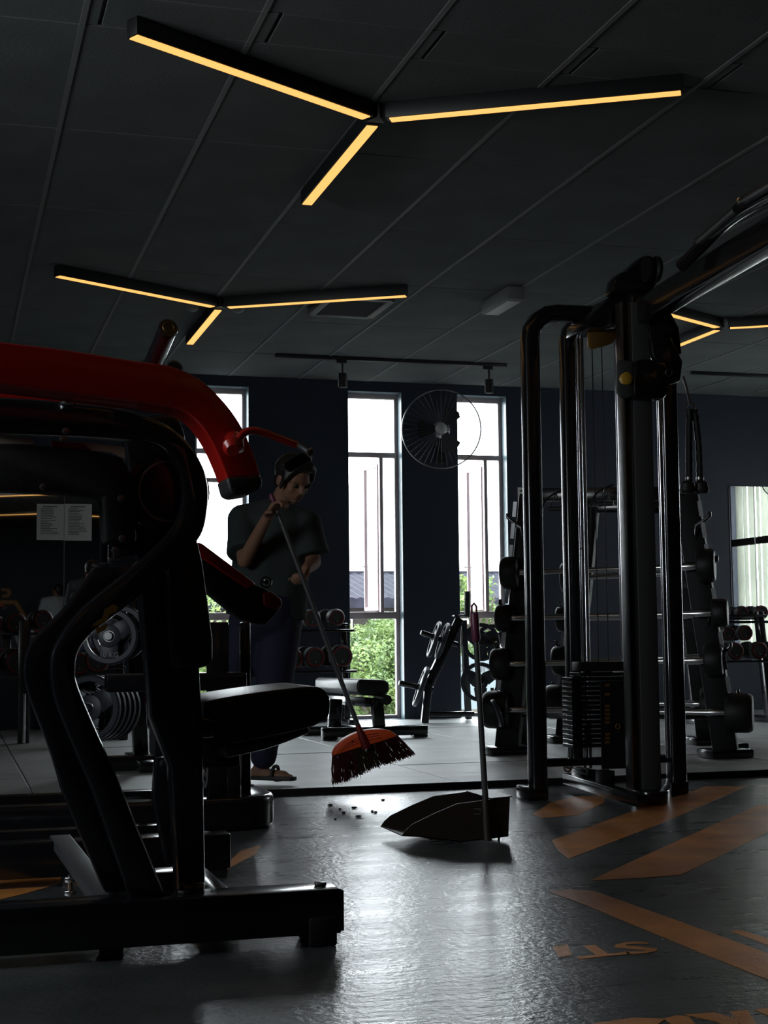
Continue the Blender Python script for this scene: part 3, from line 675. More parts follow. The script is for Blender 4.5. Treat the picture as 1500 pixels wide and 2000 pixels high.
# head of the tower: gusset, pulley box, crossbeam running towards the camera
def slab(px, Y, th, name, m='black', par=None, bev=.006, **k):
    return obj(name, MB().prism([PY(x, y, Y) for x, y in px], (0, th, 0)), m, par, bevel=bev, **k)
slab([(1172, 600), (1190, 580), (1260, 566), (1272, 575), (1290, 600), (1290, 612), (1180, 640), (1150, 640), (1150, 618)], 6.12, .26, 'head_frame', par=cm)
slab([(1196, 572), (1200, 545), (1212, 532), (1224, 529), (1248, 506), (1256, 500), (1268, 499), (1278, 505), (1284, 530), (1283, 556), (1270, 572), (1220, 580)], 6.12, .09, 'pulley_cover', par=cm, bev=.012)
q = PY(1268, 528, 6.10); obj('top_pulley', MB().lathe(q+V((-.03, -.02, 0)), q+V((.03, -.02, 0)), [(0, .06), (.25, .06), (.5, .048), (.75, .06), (1, .06)], 28), 'blackmatt', cm)
q0, q1 = PY(1152, 650, 6.1), PY(1210, 646, 6.1)
slab([(1150, 648), (1208, 640), (1210, 655), (1195, 672), (1160, 682), (1152, 678)], 6.2, .03, 'pulley_bracket', 'gold', cm)
slab([(1290, 598), (1296, 640), (1316, 700), (1332, 690), (1326, 640), (1308, 604)], 6.15, .08, 'cable_guard', 'blackmatt', cm)
zc = 2.19
bz = [V((3.02, 6.12, zc)), V((2.985, 5.55, zc+.02)), V((2.93, 4.7, zc+.035)), V((2.80, 3.3, zc+.035))]
obj('crossbeam', MB().sweep(bz, rrect(.09, .12, .015)), 'black', cm)
obj('beam_flange', MB().box((2.95, 6.03, zc-.085), (3.12, 6.10, zc+.085)), 'black', cm, bevel=.01)
for a_, b_, c_ in (((1366, 472), (1440, 408), 6.0), ((1451, 394), (1530, 345), 5.5)):
    a, b = PD(*a_, c_), PD(*b_, c_-.5)
    g = obj('pull_up_grip', MB().cyl(a, b, .019), 'rubber', cm)
    d = (b-a).normalized(); obj('end_ring', MB().torus(a, d, .017, .006, 20, 8).cyl(a-d*.004, a+d*.01, .014), 'chrome', g)
a, b = PD(1385, 466, 6.0), PD(1520, 372, 5.3); obj('pull_up_bar', MB().tube(spline([PD(1330, 520, 6.1), PD(1400, 452, 5.9), PD(1450, 412, 5.6), PD(1530, 368, 5.2)], 5), .026, 14), 'black', cm)
# carriage with yellow knob
slab([(1207, 708), (1212, 702), (1242, 706), (1243, 752), (1240, 770), (1228, 778), (1214, 776), (1207, 765)], 6.0, .025, 'carriage_plate', 'grey', cm)
slab([(1240, 704), (1262, 700), (1300, 706), (1307, 730), (1306, 768), (1296, 780), (1240, 778)], 5.97, .12, 'carriage', par=cm, bev=.012)
q = PY(1216, 742, 5.99); obj('knob', MB().lathe(q+V((0, .0, 0)), q+V((0, -.05, 0)), [(0, .012), (.35, .014), (.4, .026), (.9, .028), (1, .02)], 22), 'amber', cm)
slab([(1272, 640), (1290, 628), (1305, 640), (1318, 672), (1335, 705), (1330, 745), (1308, 752), (1290, 720), (1276, 690)], 5.98, .05, 'pulley_arm', par=cm, bev=.012)
q = PY(1291, 652, 5.96); obj('pulley', MB().lathe(q, q+V((0, .03, 0)), [(0, .05), (.3, .05), (.5, .04), (.7, .05), (1, .05)], 26).cyl(q-V((0, .012, 0)), q, .014), 'blackmatt', cm)
q = PY(1307, 728, 5.96); obj('pivot_bolt', MB().torus(q, (0, 1, .2), .016, .004, 20, 6), 'chrome', cm)
# rope attachment hanging from the carriage
c0 = PY(1335, 735, 5.95)
ra = thing('rope_handle', c0, 'black triceps rope with rubber ends hanging from the cable tower', 'rope')
obj('carabiner', MB().tube(spline([PY(1334, 735, 5.95), PY(1340, 755, 5.95), PY(1344, 775, 5.95), PY(1348, 792, 5.95)], 4), .006, 8).torus(PY(1349, 795, 5.95), (.3, 1, 0), .018, .005, 16, 6), 'steel', ra)
for k, (xx, xe) in enumerate(((1347, 1346), (1356, 1367))):
    pth = spline([PY(xx, 800, 5.95), PY((xx+xe)/2+(-1 if k == 0 else 3), 870, 5.95), PY(xe, 945, 5.95)], 12)
    L = len(pth); obj('rope', MB().tube(pth, .0155, 10, (0, 1, 0), scale=[1+.12*math.sin(i*2.1) for i in range(L)]), 'blackmatt', ra)
    e = PY(xe+(-4 if k == 0 else 2), 940, 5.95); obj('rope_end', MB().lathe(e, e+V((0, 0, -.055)), [(0, .018), (.2, .03), (.75, .036), (1, .028)], 18), 'rubber', ra)
    obj('clamp', MB().cyl(PY(xe, 932, 5.95), PY(xe, 937, 5.95), .018), 'steel', ra)
# ================================================================== BARBELL RACKS
P0 = V((3.20, 8.41, PZ_)); ED = V((1.07, -.72, 0)); EL = ED.length; E1 = ED.normalized(); NN = V((-E1.y, E1.x, 0))
def brack(off, label, first, ws=1):
    o3 = V(off); t = thing('barbell_rack', P0+ED*.5+o3, label, 'rack')
    def pp(x, y):
        v = PP(x, y, P0, E1); return v+E1*((v-P0).dot(E1)*(ws-1) if (v-P0).dot(E1) > .3 else 0)+o3
    sd = [(pp(1034, 965), pp(990, 1476)), (pp(1338, 965), pp(1418, 1484))]
    for k, (tp_, bt) in enumerate(sd):
        bt.z = PZ_+.03
        u = obj('side_post', MB().beam(tp_+NN*.08, bt+NN*.02, .14, .1, NN), 'blackmatt', t, bevel=.008)
        s = -1 if k == 0 else 1
        # slotted light strip along the outer edge
        d = (bt-tp_); st = MB()
        for i in range(9):
            a = tp_+d*(.03+.085*i)+E1*s*.076-NN*.03; b = tp_+d*(.03+.085*i+.06)+E1*s*.076-NN*.03
            st.beam(a, b, .022, .004, NN)
        g = obj('slotted_strip', st, 'steel', u); g['kind'] = 'stuff'
        obj('foot', MB().box((bt.x-.13, bt.y-.09, PZ_+.002), (bt.x+.13, bt.y+.11, PZ_+.05)), 'black', t, bevel=.008)
        for yy, hx in ((1040, 1000), (1128, 1000), (1214, 985), (1300, 975), (1392, 965)):
            f = (yy-965)/(1478-965); c = tp_+d*f+NN*.0
            hk = MB().prism([c+E1*s*.04+V((0, 0, .01)), c+E1*s*.12+V((0, 0, .08)), c+E1*s*.12+V((0, 0, .11)), c+E1*s*.10+V((0, 0, .11)), c+E1*s*.10+V((0, 0, .085)), c+E1*s*.02+V((0, 0, .04)), c+E1*s*.02-V((0, 0, .05))], -NN*.012)
            obj('hook', hk, 'black', t, bevel=.003)
    top = [pp(1030, 965)+NN*.08, pp(1342, 962)+NN*.08]
    bar(top[0], top[1], .08, .08, 'black', 'top_bar', t)
    lo = [pp(1010, 1392)+NN*.06, pp(1400, 1396)+NN*.06]; bar(lo[0], lo[1], .08, .06, 'black', 'low_bar', t)
    a, b = pp(985, 1388), pp(1036, 1392); obj('peg', MB().cyl(a, b, .014), 'chrome', t)
    back = (P0+ED*.5+NN*.5+o3)
    # rear braces
    for k, (tp_, bt) in enumerate(sd):
        q = bt+NN*.45; q.z = PZ_+.04; bar(tp_+NN*.1, q, .06, .06, 'black', 'rear_brace', t); obj('foot', MB().box((q.x-.08, q.y-.06, PZ_+.002), (q.x+.08, q.y+.06, PZ_+.05)), 'black', t, bevel=.006)
    rowsb = [((985, 1120), (1396, 1105), .098, .10), ((975, 1208), (1421, 1197), .082, .085), ((966, 1297), (1446, 1288), .094, .10), ((951, 1385), (1470, 1392), .112, .15)]
    names = ['top', 'second', 'third', 'lowest']
    for i, (l, r, R, th) in enumerate(rowsb):
        a, b = pp(*l)-NN*.04, pp(*r)-NN*.04
        if i == 2 and first: b = a+(b-a)*.93
        barbell(a, b, R, 'black fixed barbell with round ends, %s on the %s barbell rack' % (names[i], 'front' if first else 'rear'), 'barbells on the %s rack' % ('front' if first else 'rear'), th)
    return t
brack((0, 0, 0), 'black slanted rack holding fixed barbells, behind the cable tower', True)
brack(NN*1.0+E1*.17, 'second barbell rack standing behind the first one', False, .72)
# attachments hanging on the top bar
for i, (x, y, n_) in enumerate(((1091, 975, 'left'), (1187, 965, 'middle'))):
    c = PP(x, y, P0, E1)-NN*.08
    t = thing('triangle_attachment', c, 'small steel triangle cable handle hanging on the barbell rack, %s one' % n_, 'handle', 'cable handles on the rack')
    obj('frame', MB().tube([c+V((0, 0, .03)), c+E1*.035-V((0, 0, .06))], .004, 8).tube([c+V((0, 0, .03)), c-E1*.035-V((0, 0, .06))], .004, 8), 'chrome', t)
    obj('grip', MB().cyl(c-E1*.045-V((0, 0, .065)), c+E1*.045-V((0, 0, .065)), .014), 'rubber', t)
    cc_ = c+V((0, 0, -.02)); obj('hanging_strap', MB().tube(spline([c+E1*.05+V((0, 0, .05)), c-E1*.07-V((0, 0, .02)), c-E1*.09-V((0, 0, .2)), c-E1*.1-V((0, 0, .36))], 5), .006, 8), 'blackmatt', t)
# disc leaning at the rack foot
c = PP(984, 1390, P0, E1)-NN*.18
plate(c+V((0, 0, .0)), (.93, -.15, .33), .085, .02, 'small thin weight plate tilted against the foot of the front barbell rack', 'rack plates')
# ================================================================== FLAT BENCH
bn0 = PZ(725, 1452, PZ_)
t = thing('flat_bench', (bn0.x, 10.1, PZ_), 'black padded flat bench on its own in front of the middle window', 'bench')
Yb = 10.02
def bx(x, y, Y=Yb): return PY(x, y, Y)
top = [(698, 1332), (704, 1326), (752, 1328), (761, 1334), (761, 1350), (752, 1360), (706, 1358), (698, 1350)]
dv = PY(640, 1326, 11.05)-PY(725, 1330, 10.02)
pad = MB().prism([bx(*q) for q in top], dv); obj('seat_pad', pad, 'vinyl', t, bevel=.015, seg=3)
bar(bx(725, 1372), bx(725, 1372)+dv, .09, .06, 'black', 'frame_rail', t)
obj('roller', MB().cyl(bx(748, 1366)-V((.0, .1, 0)), bx(748, 1366)+V((0, .12, 0)), .035), 'rubber', t)
a = bx(735, 1365); b = bx(742, 1436); bar(a, b, .075, .075, 'black', 'leg', t)
a2 = bx(650, 1372)+V((0, .4, 0)); b2 = PY(652, 1425, 10.5); bar(PY(655, 1365, 10.5), b2, .09, .075, 'black', 'leg', t)
a, b = bx(629, 1440, 10.0), bx(832, 1436, 10.0)
obj('front_foot', MB().box((a.x, 9.95, PZ_+.02), (b.x, 10.04, PZ_+.085)).box((a.x, 9.95, PZ_+.002), (a.x+.1, 10.04, PZ_+.02)).box((b.x-.1, 9.95, PZ_+.002), (b.x, 10.04, PZ_+.02)), 'black', t, bevel=.006)
obj('rear_foot', MB().box((a.x-.02, 10.5, PZ_+.002), (a.x+.3, 10.58, PZ_+.06)), 'black', t, bevel=.006)
bar((bx(735, 1440).x, 10.0, PZ_+.05), (b2.x, 10.52, PZ_+.05), .06, .05, 'black', 'base_rail', t)
# ================================================================== PLATE TREE
Yp = 11.55
t = thing('plate_rack', PY(880, 1410, Yp), 'black A-shaped weight plate rack with angled pegs between the middle and right windows', 'rack')
def tp2(x, y, Y=Yp): return PY(x, y, Y)
b_ = tp2(829, 1412); b_.z = PZ_+.002
obj('front_leg', MB().sweep([tp2(838, 1325), b_], rrect(.06, .06, .012), up=(0, 1, 0)), 'black', t)
obj('mast', MB().sweep([tp2(897, 1208), tp2(838, 1335)], rrect(.075, .06, .012), up=(0, 1, 0)), 'black', t)
obj('mast_cap', MB().beam(tp2(884, 1203), tp2(905, 1202), .09, .012), 'black', t, bevel=.002)
bar(tp2(838, 1394), tp2(925, 1394), .05, .04, 'black', 'base_bar', t)
z_ = tp2(912, 1300); 
obj('top_post', MB().cyl(tp2(913, 1205), tp2(913, 1155), .025), 'rubber', t)
obj('rear_leg', MB().sweep([tp2(905, 1210, Yp+.1), V((tp2(935, 1400).x, Yp+.25, PZ_+.01))], rrect(.05, .05, .01), up=(0, 1, 0)), 'black', t)
pegs = [((893, 1260), (822, 1235)), ((845, 1347), (779, 1334))]
for (a, b) in pegs:
    obj('peg', MB().lathe(tp2(*a), tp2(*b), [(0, .024), (.95, .024), (1, .018)], 16), 'black', t)
ax1 = (tp2(822, 1235)-tp2(893, 1260)).normalized()
dd = Matrix.Rotation(math.radians(-12), 3, 'Z') @ ax1
plate(tp2(848, 1249), dd, .155, .03, 'dark plate on the upper left peg of the plate rack, outer one', 'plates on the rack by the window')
plate(tp2(864, 1252), dd, .155, .03, 'dark plate on the upper left peg of the plate rack, inner one', 'plates on the rack by the window')
ax2 = (tp2(779, 1334)-tp2(845, 1347)).normalized(); dd2 = Matrix.Rotation(math.radians(-14), 3, 'Z') @ (ax2+V((0, 0, .15)))
plate(tp2(822, 1341), dd2, .17, .035, 'dark plate alone on the lower left peg of the plate rack', 'plates on the rack by the window')
for (x, y, R, lab) in ((940, 1254, .155, 'round plate with openings on the right side of the plate rack, upper left'), (962, 1254, .145, 'round plate on the right side of the plate rack, upper and further right'), (938, 1332, .16, 'round plate on the right side of the plate rack, lower')):
    c = tp2(x, y, Yp-.12); plate(c, (-.25, -1, .1), R, .03, lab, 'plates on the rack by the window')
    obj('peg', MB().cyl(c+V((0, .15, -.02)), c-V((.04, .15, -.02)), .022), 'black', t)
# ================================================================== DUMBBELL RACKS
def drack(x0, x1, Y, zs, label, panel=True, depth=.35):
    t = thing('dumbbell_rack', ((x0+x1)/2, Y, PZ_), label, 'rack')
    if x0 > 5: obj('shelf_rail', MB().beam((x0, Y+.44, zs[0]+.03), (x1, Y+.44, zs[0]+.03), .05, .02), 'black', t, bevel=.003)
    for x in (x0+.03, x1-.03):
        obj('side_post', MB().beam((x, Y+depth*.9, PZ_+max(zs)+.05), (x, Y+depth*.55, PZ_+.005), .05, .08, (0, 1, 0)), 'black', t, bevel=.005)
        obj('foot', MB().box((x-.03, Y, PZ_+.002), (x+.03, Y+depth*1.1, PZ_+.05)), 'black', t, bevel=.005)
    for z in zs:
        for dy in (0, .2): obj('shelf_rail', MB().beam((x0, Y+dy+(.06 if z == max(zs) else 0), z+dy*.25), (x1, Y+dy+(.06 if z == max(zs) else 0), z+dy*.25), .05, .02), 'black', t, bevel=.003)
    return t
def dset(items, Y, group, labs, dz=.0):
    for (x, y, R), lab in zip(items, labs):
        Rw = R*Y/math.cos(0)/FPX*1.02; c = PY(x, y, Y)+V((0, .13, 0))
        ax = (V((.12, -1, -.0)))
        dumbbell(c, ax, Rw, .30, lab, group)
# middle rack by the wall
Ym = 11.45
a, b = PY(552, 1300, Ym), PY(694, 1300, Ym)
zs = [PY(620, 1232, Ym).z, PY(620, 1312, Ym).z]
drack(a.x, b.x+.0, Ym-.02, zs, 'low black dumbbell rack against the wall, left of the middle window')
dset([(605, 1208, 18), (653, 1206, 17), (568, 1287, 21), (611, 1284, 21), (663, 1282, 23)], Ym, 'dumbbells on the middle rack',
     ['dumbbell on the upper shelf of the middle rack, left one', 'dumbbell on the upper shelf of the middle rack, right one', 'dumbbell on the lower shelf of the middle rack, half hidden by the person', 'dumbbell on the lower shelf of the middle rack, centre one', 'largest dumbbell on the lower shelf of the middle rack, next to the window'])
# left rack in front of the mirror
Yl = 10.6
a, b = PY(-60, 1300, Yl), PY(250, 1300, Yl)
drack(a.x, b.x, Yl-.02, [PY(50, 1238, Yl).z, PY(50, 1322, Yl).z], 'black dumbbell rack at the far left under the mirror')
dset([(27, 1217, 19), (80, 1210, 18), (-18, 1217, 18), (30, 1293, 24), (-30, 1293, 24), (130, 1216, 18), (185, 1290, 24), (150, 1296, 22)], Yl, 'red-ringed dumbbells on the left rack',
     ['red-ringed dumbbell, upper shelf of the left rack, at the picture edge', 'red-ringed dumbbell, upper shelf of the left rack, beside the curved frame', 'red-ringed dumbbell, upper shelf of the left rack, cut off by the frame', 'large red-ringed dumbbell, lower shelf of the left rack', 'large red-ringed dumbbell, lower shelf of the left rack, cut off by the frame', 'red-ringed dumbbell, upper shelf, hidden behind the curved frame', 'large red-ringed dumbbell, lower shelf, under the ten kilo plate', 'large red-ringed dumbbell, lower shelf, beside the curved frame'])
lr = bpy.data.objects['dumbbell_rack.001']; q = PY(47, 1355, Yl-.1); q2 = PY(47, 1430, Yl-.1)
obj('chrome_leg', MB().cyl((q.x, q.y, .035), q, .011), 'chrome', lr); obj('centre_post', MB().box((q.x-.04, q.y+.03, .032), (q.x+.04, q.y+.1, q.z+.5)), 'black', lr, bevel=.006)
# right rack below the mirror
Yr = 10.3
a, b = PY(1372, 1300, Yr), PY(1530, 1300, Yr)
drack(a.x, b.x, Yr-.02, [PY(1450, 1215, Yr).z, PY(1450, 1292, Yr).z], 'black dumbbell rack at the far right under the mirror')
ri = [(1415, 1195, 14), (1450, 1196, 14), (1488, 1196, 15), (1394, 1236, 15), (1424, 1238, 15), (1456, 1236, 17), (1437, 1272, 19), (1483, 1270, 19), (1524, 1270, 19)]
for (x, y, R), lab in zip(ri, ['back row, first from the left', 'back row, second from the left', 'back row, at the picture edge', 'middle row, first from the left', 'middle row, second from the left', 'middle row, third from the left', 'front row, first from the left', 'front row, second from the left', 'front row, cut off by the frame']):
    Y = Yr+(.42 if lab.startswith('back') else .2 if lab.startswith('middle') else 0)
    dumbbell(PY(x, y, Y)+V((0, .1, 0)), (-.1, -1, 0), R*Y/FPX, .26, 'dull red-ringed dumbbell on the right rack, '+lab, 'dumbbells on the right rack')
# ================================================================== FOREGROUND LEVER MACHINE (left)
def S(pts, n=5): return [(p.x, p.y) for p in spline([V((x, y, 0)) for x, y in pts], n)]
YM = 3.62
g0 = PZ(625, 1852, 0)
lm = thing('lever_machine', (.6, 3.7, 0), 'black lever chest machine with a thick red arm, filling the left foreground', 'machine')
# curved box-section frame: tall arch that folds back and runs down to the base beam
outer = S([(-60, 772), (60, 778), (160, 787), (250, 800), (320, 825), (365, 860), (395, 905), (408, 950), (406, 1000), (393, 1046), (360, 1082), (290, 1150)])+S([(215, 1210), (178, 1240), (155, 1270), (148, 1306), (153, 1340), (186, 1420), (222, 1500)])+[(331, 1765)]
inner = [(258, 1768)]+S([(180, 1544), (135, 1440), (106, 1362), (100, 1292), (116, 1248), (162, 1187), (267, 1100), (325, 1045), (350, 1005), (358, 960), (350, 915), (328, 880), (295, 862), (240, 856), (160, 850), (60, 846), (-60, 842)])
def mplate(pts, Y, th, name, m='black', par=lm, bev=.012, **k): return slab(pts, Y, th, name, m, par, bev, **k)
mplate(outer+inner, YM, .075, 'curved_frame', bev=.014)
# far twin of the frame, offset in depth
o2 = S([(186, 1106), (130, 1182), (84, 1229), (64, 1252), (50, 1284), (48, 1322), (60, 1368), (96, 1462), (123, 1550)])+[(205, 1745)]
i2 = [(262, 1745)]+S([(190, 1560), (150, 1468), (118, 1390), (104, 1330), (106, 1286), (130, 1235), (180, 1185), (280, 1104)])
mplate(o2+i2, YM+.08, .07, 'rear_frame_tube', bev=.014)
# gold reflection on the frame, put in as thin coloured strokes
g = mplate([(205, 1189), (222, 1180), (232, 1186), (226, 1196), (214, 1200), (206, 1215), (192, 1221), (177, 1224), (188, 1214), (200, 1206)], YM-.0008, .001, 'gold_print', 'gold', bev=0)
mplate([(186, 1226), (212, 1219), (206, 1230), (190, 1238)], YM-.0008, .001, 'gold_print', 'gold', bev=0)
# base beam with feet
bz0, bz1 = .028, .135
P_l, P_r = PY(-90, 1800, YM+.02), PY(659, 1790, YM+.0)
obj('base_beam', MB().box((P_l.x, YM-.04, bz0), (P_r.x, YM+.075, bz1)), 'black', lm, bevel=.004)
obj('end_cap', MB().box((P_r.x, YM-.035, bz0+.005), (P_r.x+.008, YM+.07, bz1-.005)), 'blackmatt', lm, bevel=.002)
q0, q1 = PY(596, 1800, YM), PY(650, 1800, YM)
obj('rubber_foot', MB().box((q0.x, YM-.046, 0.0), (q1.x, YM+.08, .07)), 'rubber', lm, bevel=.006)
q0 = PY(240, 1800, YM); obj('rubber_foot', MB().box((q0.x-.05, YM-.02, 0.0), (q0.x+.0, YM+.06, bz0)), 'rubber', lm, bevel=.004)
for px in (357, 626):
    q = PY(px, 1748, YM+.02); q.z = bz1; obj('bolt_head', MB().cyl(q, q+V((0, 0, .009)), .016, n=6), 'steel', lm, bevel=.002)
# slanted column to the right of the frame
mplate([(240, 812), (348, 806), (362, 850), (396, 1400), (402, 1738), (350, 1752), (335, 1500), (296, 1400), (262, 1000)], YM+.16, .10, 'main_column', bev=.01)
obj('column_brace', MB().beam(PY(375, 1745, YM+.22), PY(375, 1745, YM+.02), .06, .05), 'black', lm, bevel=.006)
# lower rear beams and floor brace
for (x0_, x1_, Y, h0, h1) in ((-80, 445, 4.72, .03, .135), (175, 352, 4.25, .02, .10)):
    a, b = PY(x0_, 1650, Y), PY(x1_, 1650, Y); obj('rear_beam', MB().box((a.x, Y-.05, h0), (b.x, Y+.05, h1)), 'black', lm, bevel=.004)
    obj('rubber_foot', MB().box((b.x-.07, Y-.045, 0), (b.x-.01, Y+.045, h0)), 'rubber', lm)
a = PZ(117, 1640, .125); b = PZ(216, 1772, .115)
obj('floor_brace', MB().beam(a, b, .062, .03), 'grey', lm, bevel=.003)
a = PY(355, 1700, 4.25); obj('side_rail', MB().beam((PY(378, 1700, 4.25).x, 4.25, .06), (PY(378, 1700, 4.25).x, YM+.1, .06), .06, .09), 'black', lm, bevel=.004)
# upper lever bodies left of the column
mplate([(-60, 866), (60, 868), (170, 877), (240, 893), (256, 925), (264, 962), (268, 1060), (205, 1060), (200, 972), (120, 962), (-60, 952)], YM+.03, .10, 'lever_box', 'blackmatt', bev=.012)
mplate([(96, 857), (102, 860), (170, 864), (243, 873), (245, 896), (214, 883), (178, 880), (150, 878), (102, 874)], YM+.045, .004, 'label_plate', 'cream', bev=0)  # cream and red plates stand in for a bright reflection between the beams
mplate([(102, 862), (163, 866), (178, 880), (102, 874)], YM+.043, .002, 'red_label', 'redrim', bev=0)
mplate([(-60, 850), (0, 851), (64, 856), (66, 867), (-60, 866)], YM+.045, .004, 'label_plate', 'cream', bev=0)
for (x, y) in ((128, 843), (123, 858), (84, 951), (236, 974), (224, 1075), (238, 1052), (217, 1096)):
    q = PY(x, y, YM-.002 if y < 900 else YM+.026); obj('bolt_head', MB().cyl(q, q-V((0, .01, 0)), .009, n=6), 'steel', lm, bevel=.001)
mplate([(198, 960), (212, 962), (212, 1100), (196, 1100)], YM+.12, .05, 'slide_tube', 'black', bev=.006)
mplate([(216, 960), (262, 960), (276, 1080), (222, 1095)], YM+.10, .02, 'pivot_plate', 'blackmatt', bev=.004)
q = PY(233, 974, YM+.09); obj('pivot', MB().lathe(q, q-V((0, .02, 0)), [(0, .022), (.8, .022), (1, .016)]), 'steel', lm)
q = PY(134, 770, YM-.03); obj('guide_pin', MB().lathe(PY(134, 792, YM-.02), PY(134, 758, YM-.02), [(0, .016), (.1, .018), (.85, .018), (1, .013)]), 'chrome', lm)
# cam disc inside the arch
c = PY(330, 960, YM+.08)
obj('cam_disc', MB().lathe(c+V((0, .05, 0)), c, [(0, .095), (.1, .105), (.7, .105), (.8, .09), (1, .088)], 40), 'black', lm)
obj('cam_groove', MB().torus(c-V((0, .002, 0)), (0, 1, 0), .075, .004, 40, 6), 'steel', lm)
# red arms
ra_o = S([(-80, 655), (0, 667), (130, 683), (262, 704), (330, 714), (385, 737), (430, 776), (468, 826), (495, 885), (510, 932)], 5)
ra_i = S([(444, 936), (430, 900), (412, 862), (386, 824), (352, 800), (300, 790), (240, 782), (130, 768), (0, 752), (-80, 744)], 5)
A1 = obj('red_arm', MB().prism([PY(x, y, 3.30) for x, y in ra_o+ra_i], (0, .12, 0)), 'red', lm, bevel=.03, seg=4, smooth=60)
mplate([(442, 932), (510, 928), (514, 945), (508, 956), (490, 964), (462, 968), (450, 962)], 3.295, .13, 'arm_end_cap', 'rubber', bev=.02, seg=3)
mplate([(0-60, 750), (0, 757), (110, 770), (233, 785), (240, 802), (110, 788), (0, 778), (-60, 772)], 3.85, .08, 'red_rear_arm', 'red', bev=.012)
# weight horn rising from the red arm
a, b = PD(287, 738, 3.52), PD(329, 640, 3.30)
wh = obj('weight_horn', MB().lathe(a, b, [(0, .027), (.08, .027), (.1, .0215), (.93, .0215), (.98, .0225), (1, .021)], 28), 'black', lm)
d = (b-a).normalized(); obj('horn_badge', MB().torus(b+d*.001, d, .012, .0016, 28, 6), 'gold', wh)
obj('horn_collar', MB().lathe(a-d*.03, a+d*.02, [(0, .042), (.5, .05), (1, .035)], 28), 'rubber', lm)
q = PD(340, 722, 3.6); obj('stop_disc', MB().lathe(q, q+V((0, .03, 0)), [(0, .02), (.5, .026), (1, .02)]), 'rubber', lm)
# small red handle with black grip
hp = [PY(*q, 3.25) for q in ((462, 878), (466, 858), (478, 845), (495, 841), (518, 846), (545, 856), (572, 866), (590, 872))]
obj('handle_tube', MB().tube(spline(hp, 5), .0088, 12, (0, 1, 0)), 'red', lm)
obj('handle_socket', MB().lathe(PY(458, 850, 3.30), PY(455, 880, 3.24), [(0, .012), (.3, .022), (.8, .024), (1, .014)]), 'red', lm)
obj('handle_grip', MB().cap(PY(585, 870, 3.25), PY(604, 882, 3.22), .0105, .0105), 'rubber', lm)
q = PY(606, 884, 3.21); obj('grip_ring', MB().torus(q, (.6, -.7, -.3), .009, .0022, 20, 6), 'chrome', lm)
mplate([(552, 908), (556, 902), (586, 884), (600, 880), (611, 890), (609, 900), (569, 922), (556, 916)], 3.28, .02, 'grip_pad', 'vinyl', bev=.005, seg=3)
# chest pad
mplate([(331, 1060), (386, 1056), (396, 1100), (407, 1180), (416, 1250), (416, 1290), (408, 1300), (390, 1305), (346, 1306), (340, 1250), (334, 1150)], YM+.05, .10, 'chest_pad', 'vinyl', bev=.022, seg=3)
mplate([(344, 1290), (352, 1290), (365, 1400), (420, 1405), (420, 1440), (330, 1450), (326, 1300)], YM+.18, .05, 'pad_bracket', bev=.006)
# seat: cushion, slide, post
Ys = 4.05
st = [(392, 1386), (400, 1372), (430, 1364), (520, 1350), (605, 1341), (632, 1346), (644, 1362), (645, 1382), (640, 1402), (614, 1418), (610, 1430), (560, 1448), (520, 1464), (440, 1482), (396, 1470)]
obj('seat_pad', MB().prism([PY(x, y, Ys-.2) for x, y in S(st[1:10], 3)+[(560, 1432), (440, 1455), (398, 1450)]], (0, .36, .0)), 'vinyl', lm, bevel=.03, seg=4, smooth=60)
mplate([(440, 1440), (560, 1425), (606, 1420), (606, 1432), (560, 1450), (520, 1464), (440, 1482)], Ys-.1, .16, 'seat_support', bev=.008)
obj('thigh_roller', MB().cap(PY(398, 1392, Ys-.12), PY(416, 1396, Ys-.12), .026, .03), 'vinyl', lm)
mplate([(300, 1405), (420, 1400), (470, 1440), (470, 1500), (395, 1500), (380, 1470), (300, 1480)], Ys, .10, 'seat_carriage', 'blackmatt', bev=.01)
for (x, y) in ((305, 1414), (343, 1431), (319, 1491)):
    q = PY(x, y, Ys-.002); obj('bolt_head', MB().cyl(q, q-V((0, .012, 0)), .011, n=6), 'gold' if y < 1420 else 'steel', lm, bevel=.001)
mplate([(305, 1480), (330, 1480), (352, 1560), (352, 1690), (325, 1690), (300, 1560)], Ys+.1, .06, 'seat_post', bev=.008)
# lower red link arm ending beside the person
mplate([(380, 1056), (392, 1064), (498, 1141), (520, 1150), (545, 1164), (553, 1184), (545, 1194), (520, 1222), (470, 1208), (410, 1160), (378, 1120)], 3.9, .07, 'link_arm', 'blackmatt', bev=.012)
mplate([(386, 1058), (396, 1062), (500, 1140), (484, 1150), (384, 1082)], 3.885, .02, 'red_link_face', 'red', bev=.005)
mplate([(515, 1158), (530, 1155), (550, 1170), (551, 1184), (540, 1192), (516, 1184)], 3.885, .02, 'red_link_end', 'redrim', bev=.005)
q = PY(520, 1137, 3.88); obj('link_pivot', MB().torus(q, (0, 1, 0), .014, .002, 24, 6).cyl(q+V((0, .02, 0)), q, .006), 'black', lm)
# chrome adjusting bolts standing between the beams
for (x, y, lab) in ((133, 1716, 'upper'), (137, 1757, 'lower')):
    q = PZ(x, y, 0); t = thing('levelling_bolt', q, 'chrome levelling bolt with nuts on the orange floor paint, %s of two' % lab, 'bolt', 'levelling bolts')
    obj('bolt', MB().lathe(q+V((0, 0, .001)), q+V((0, 0, .07)), [(0, .012), (.05, .012), (.1, .009), (1, .008)], 12), 'chrome', t)
    for h in (.012, .05): obj('nut', MB().cyl(q+V((0, 0, h)), q+V((0, 0, h+.014)), .019, n=6), 'chrome', t, bevel=.002)
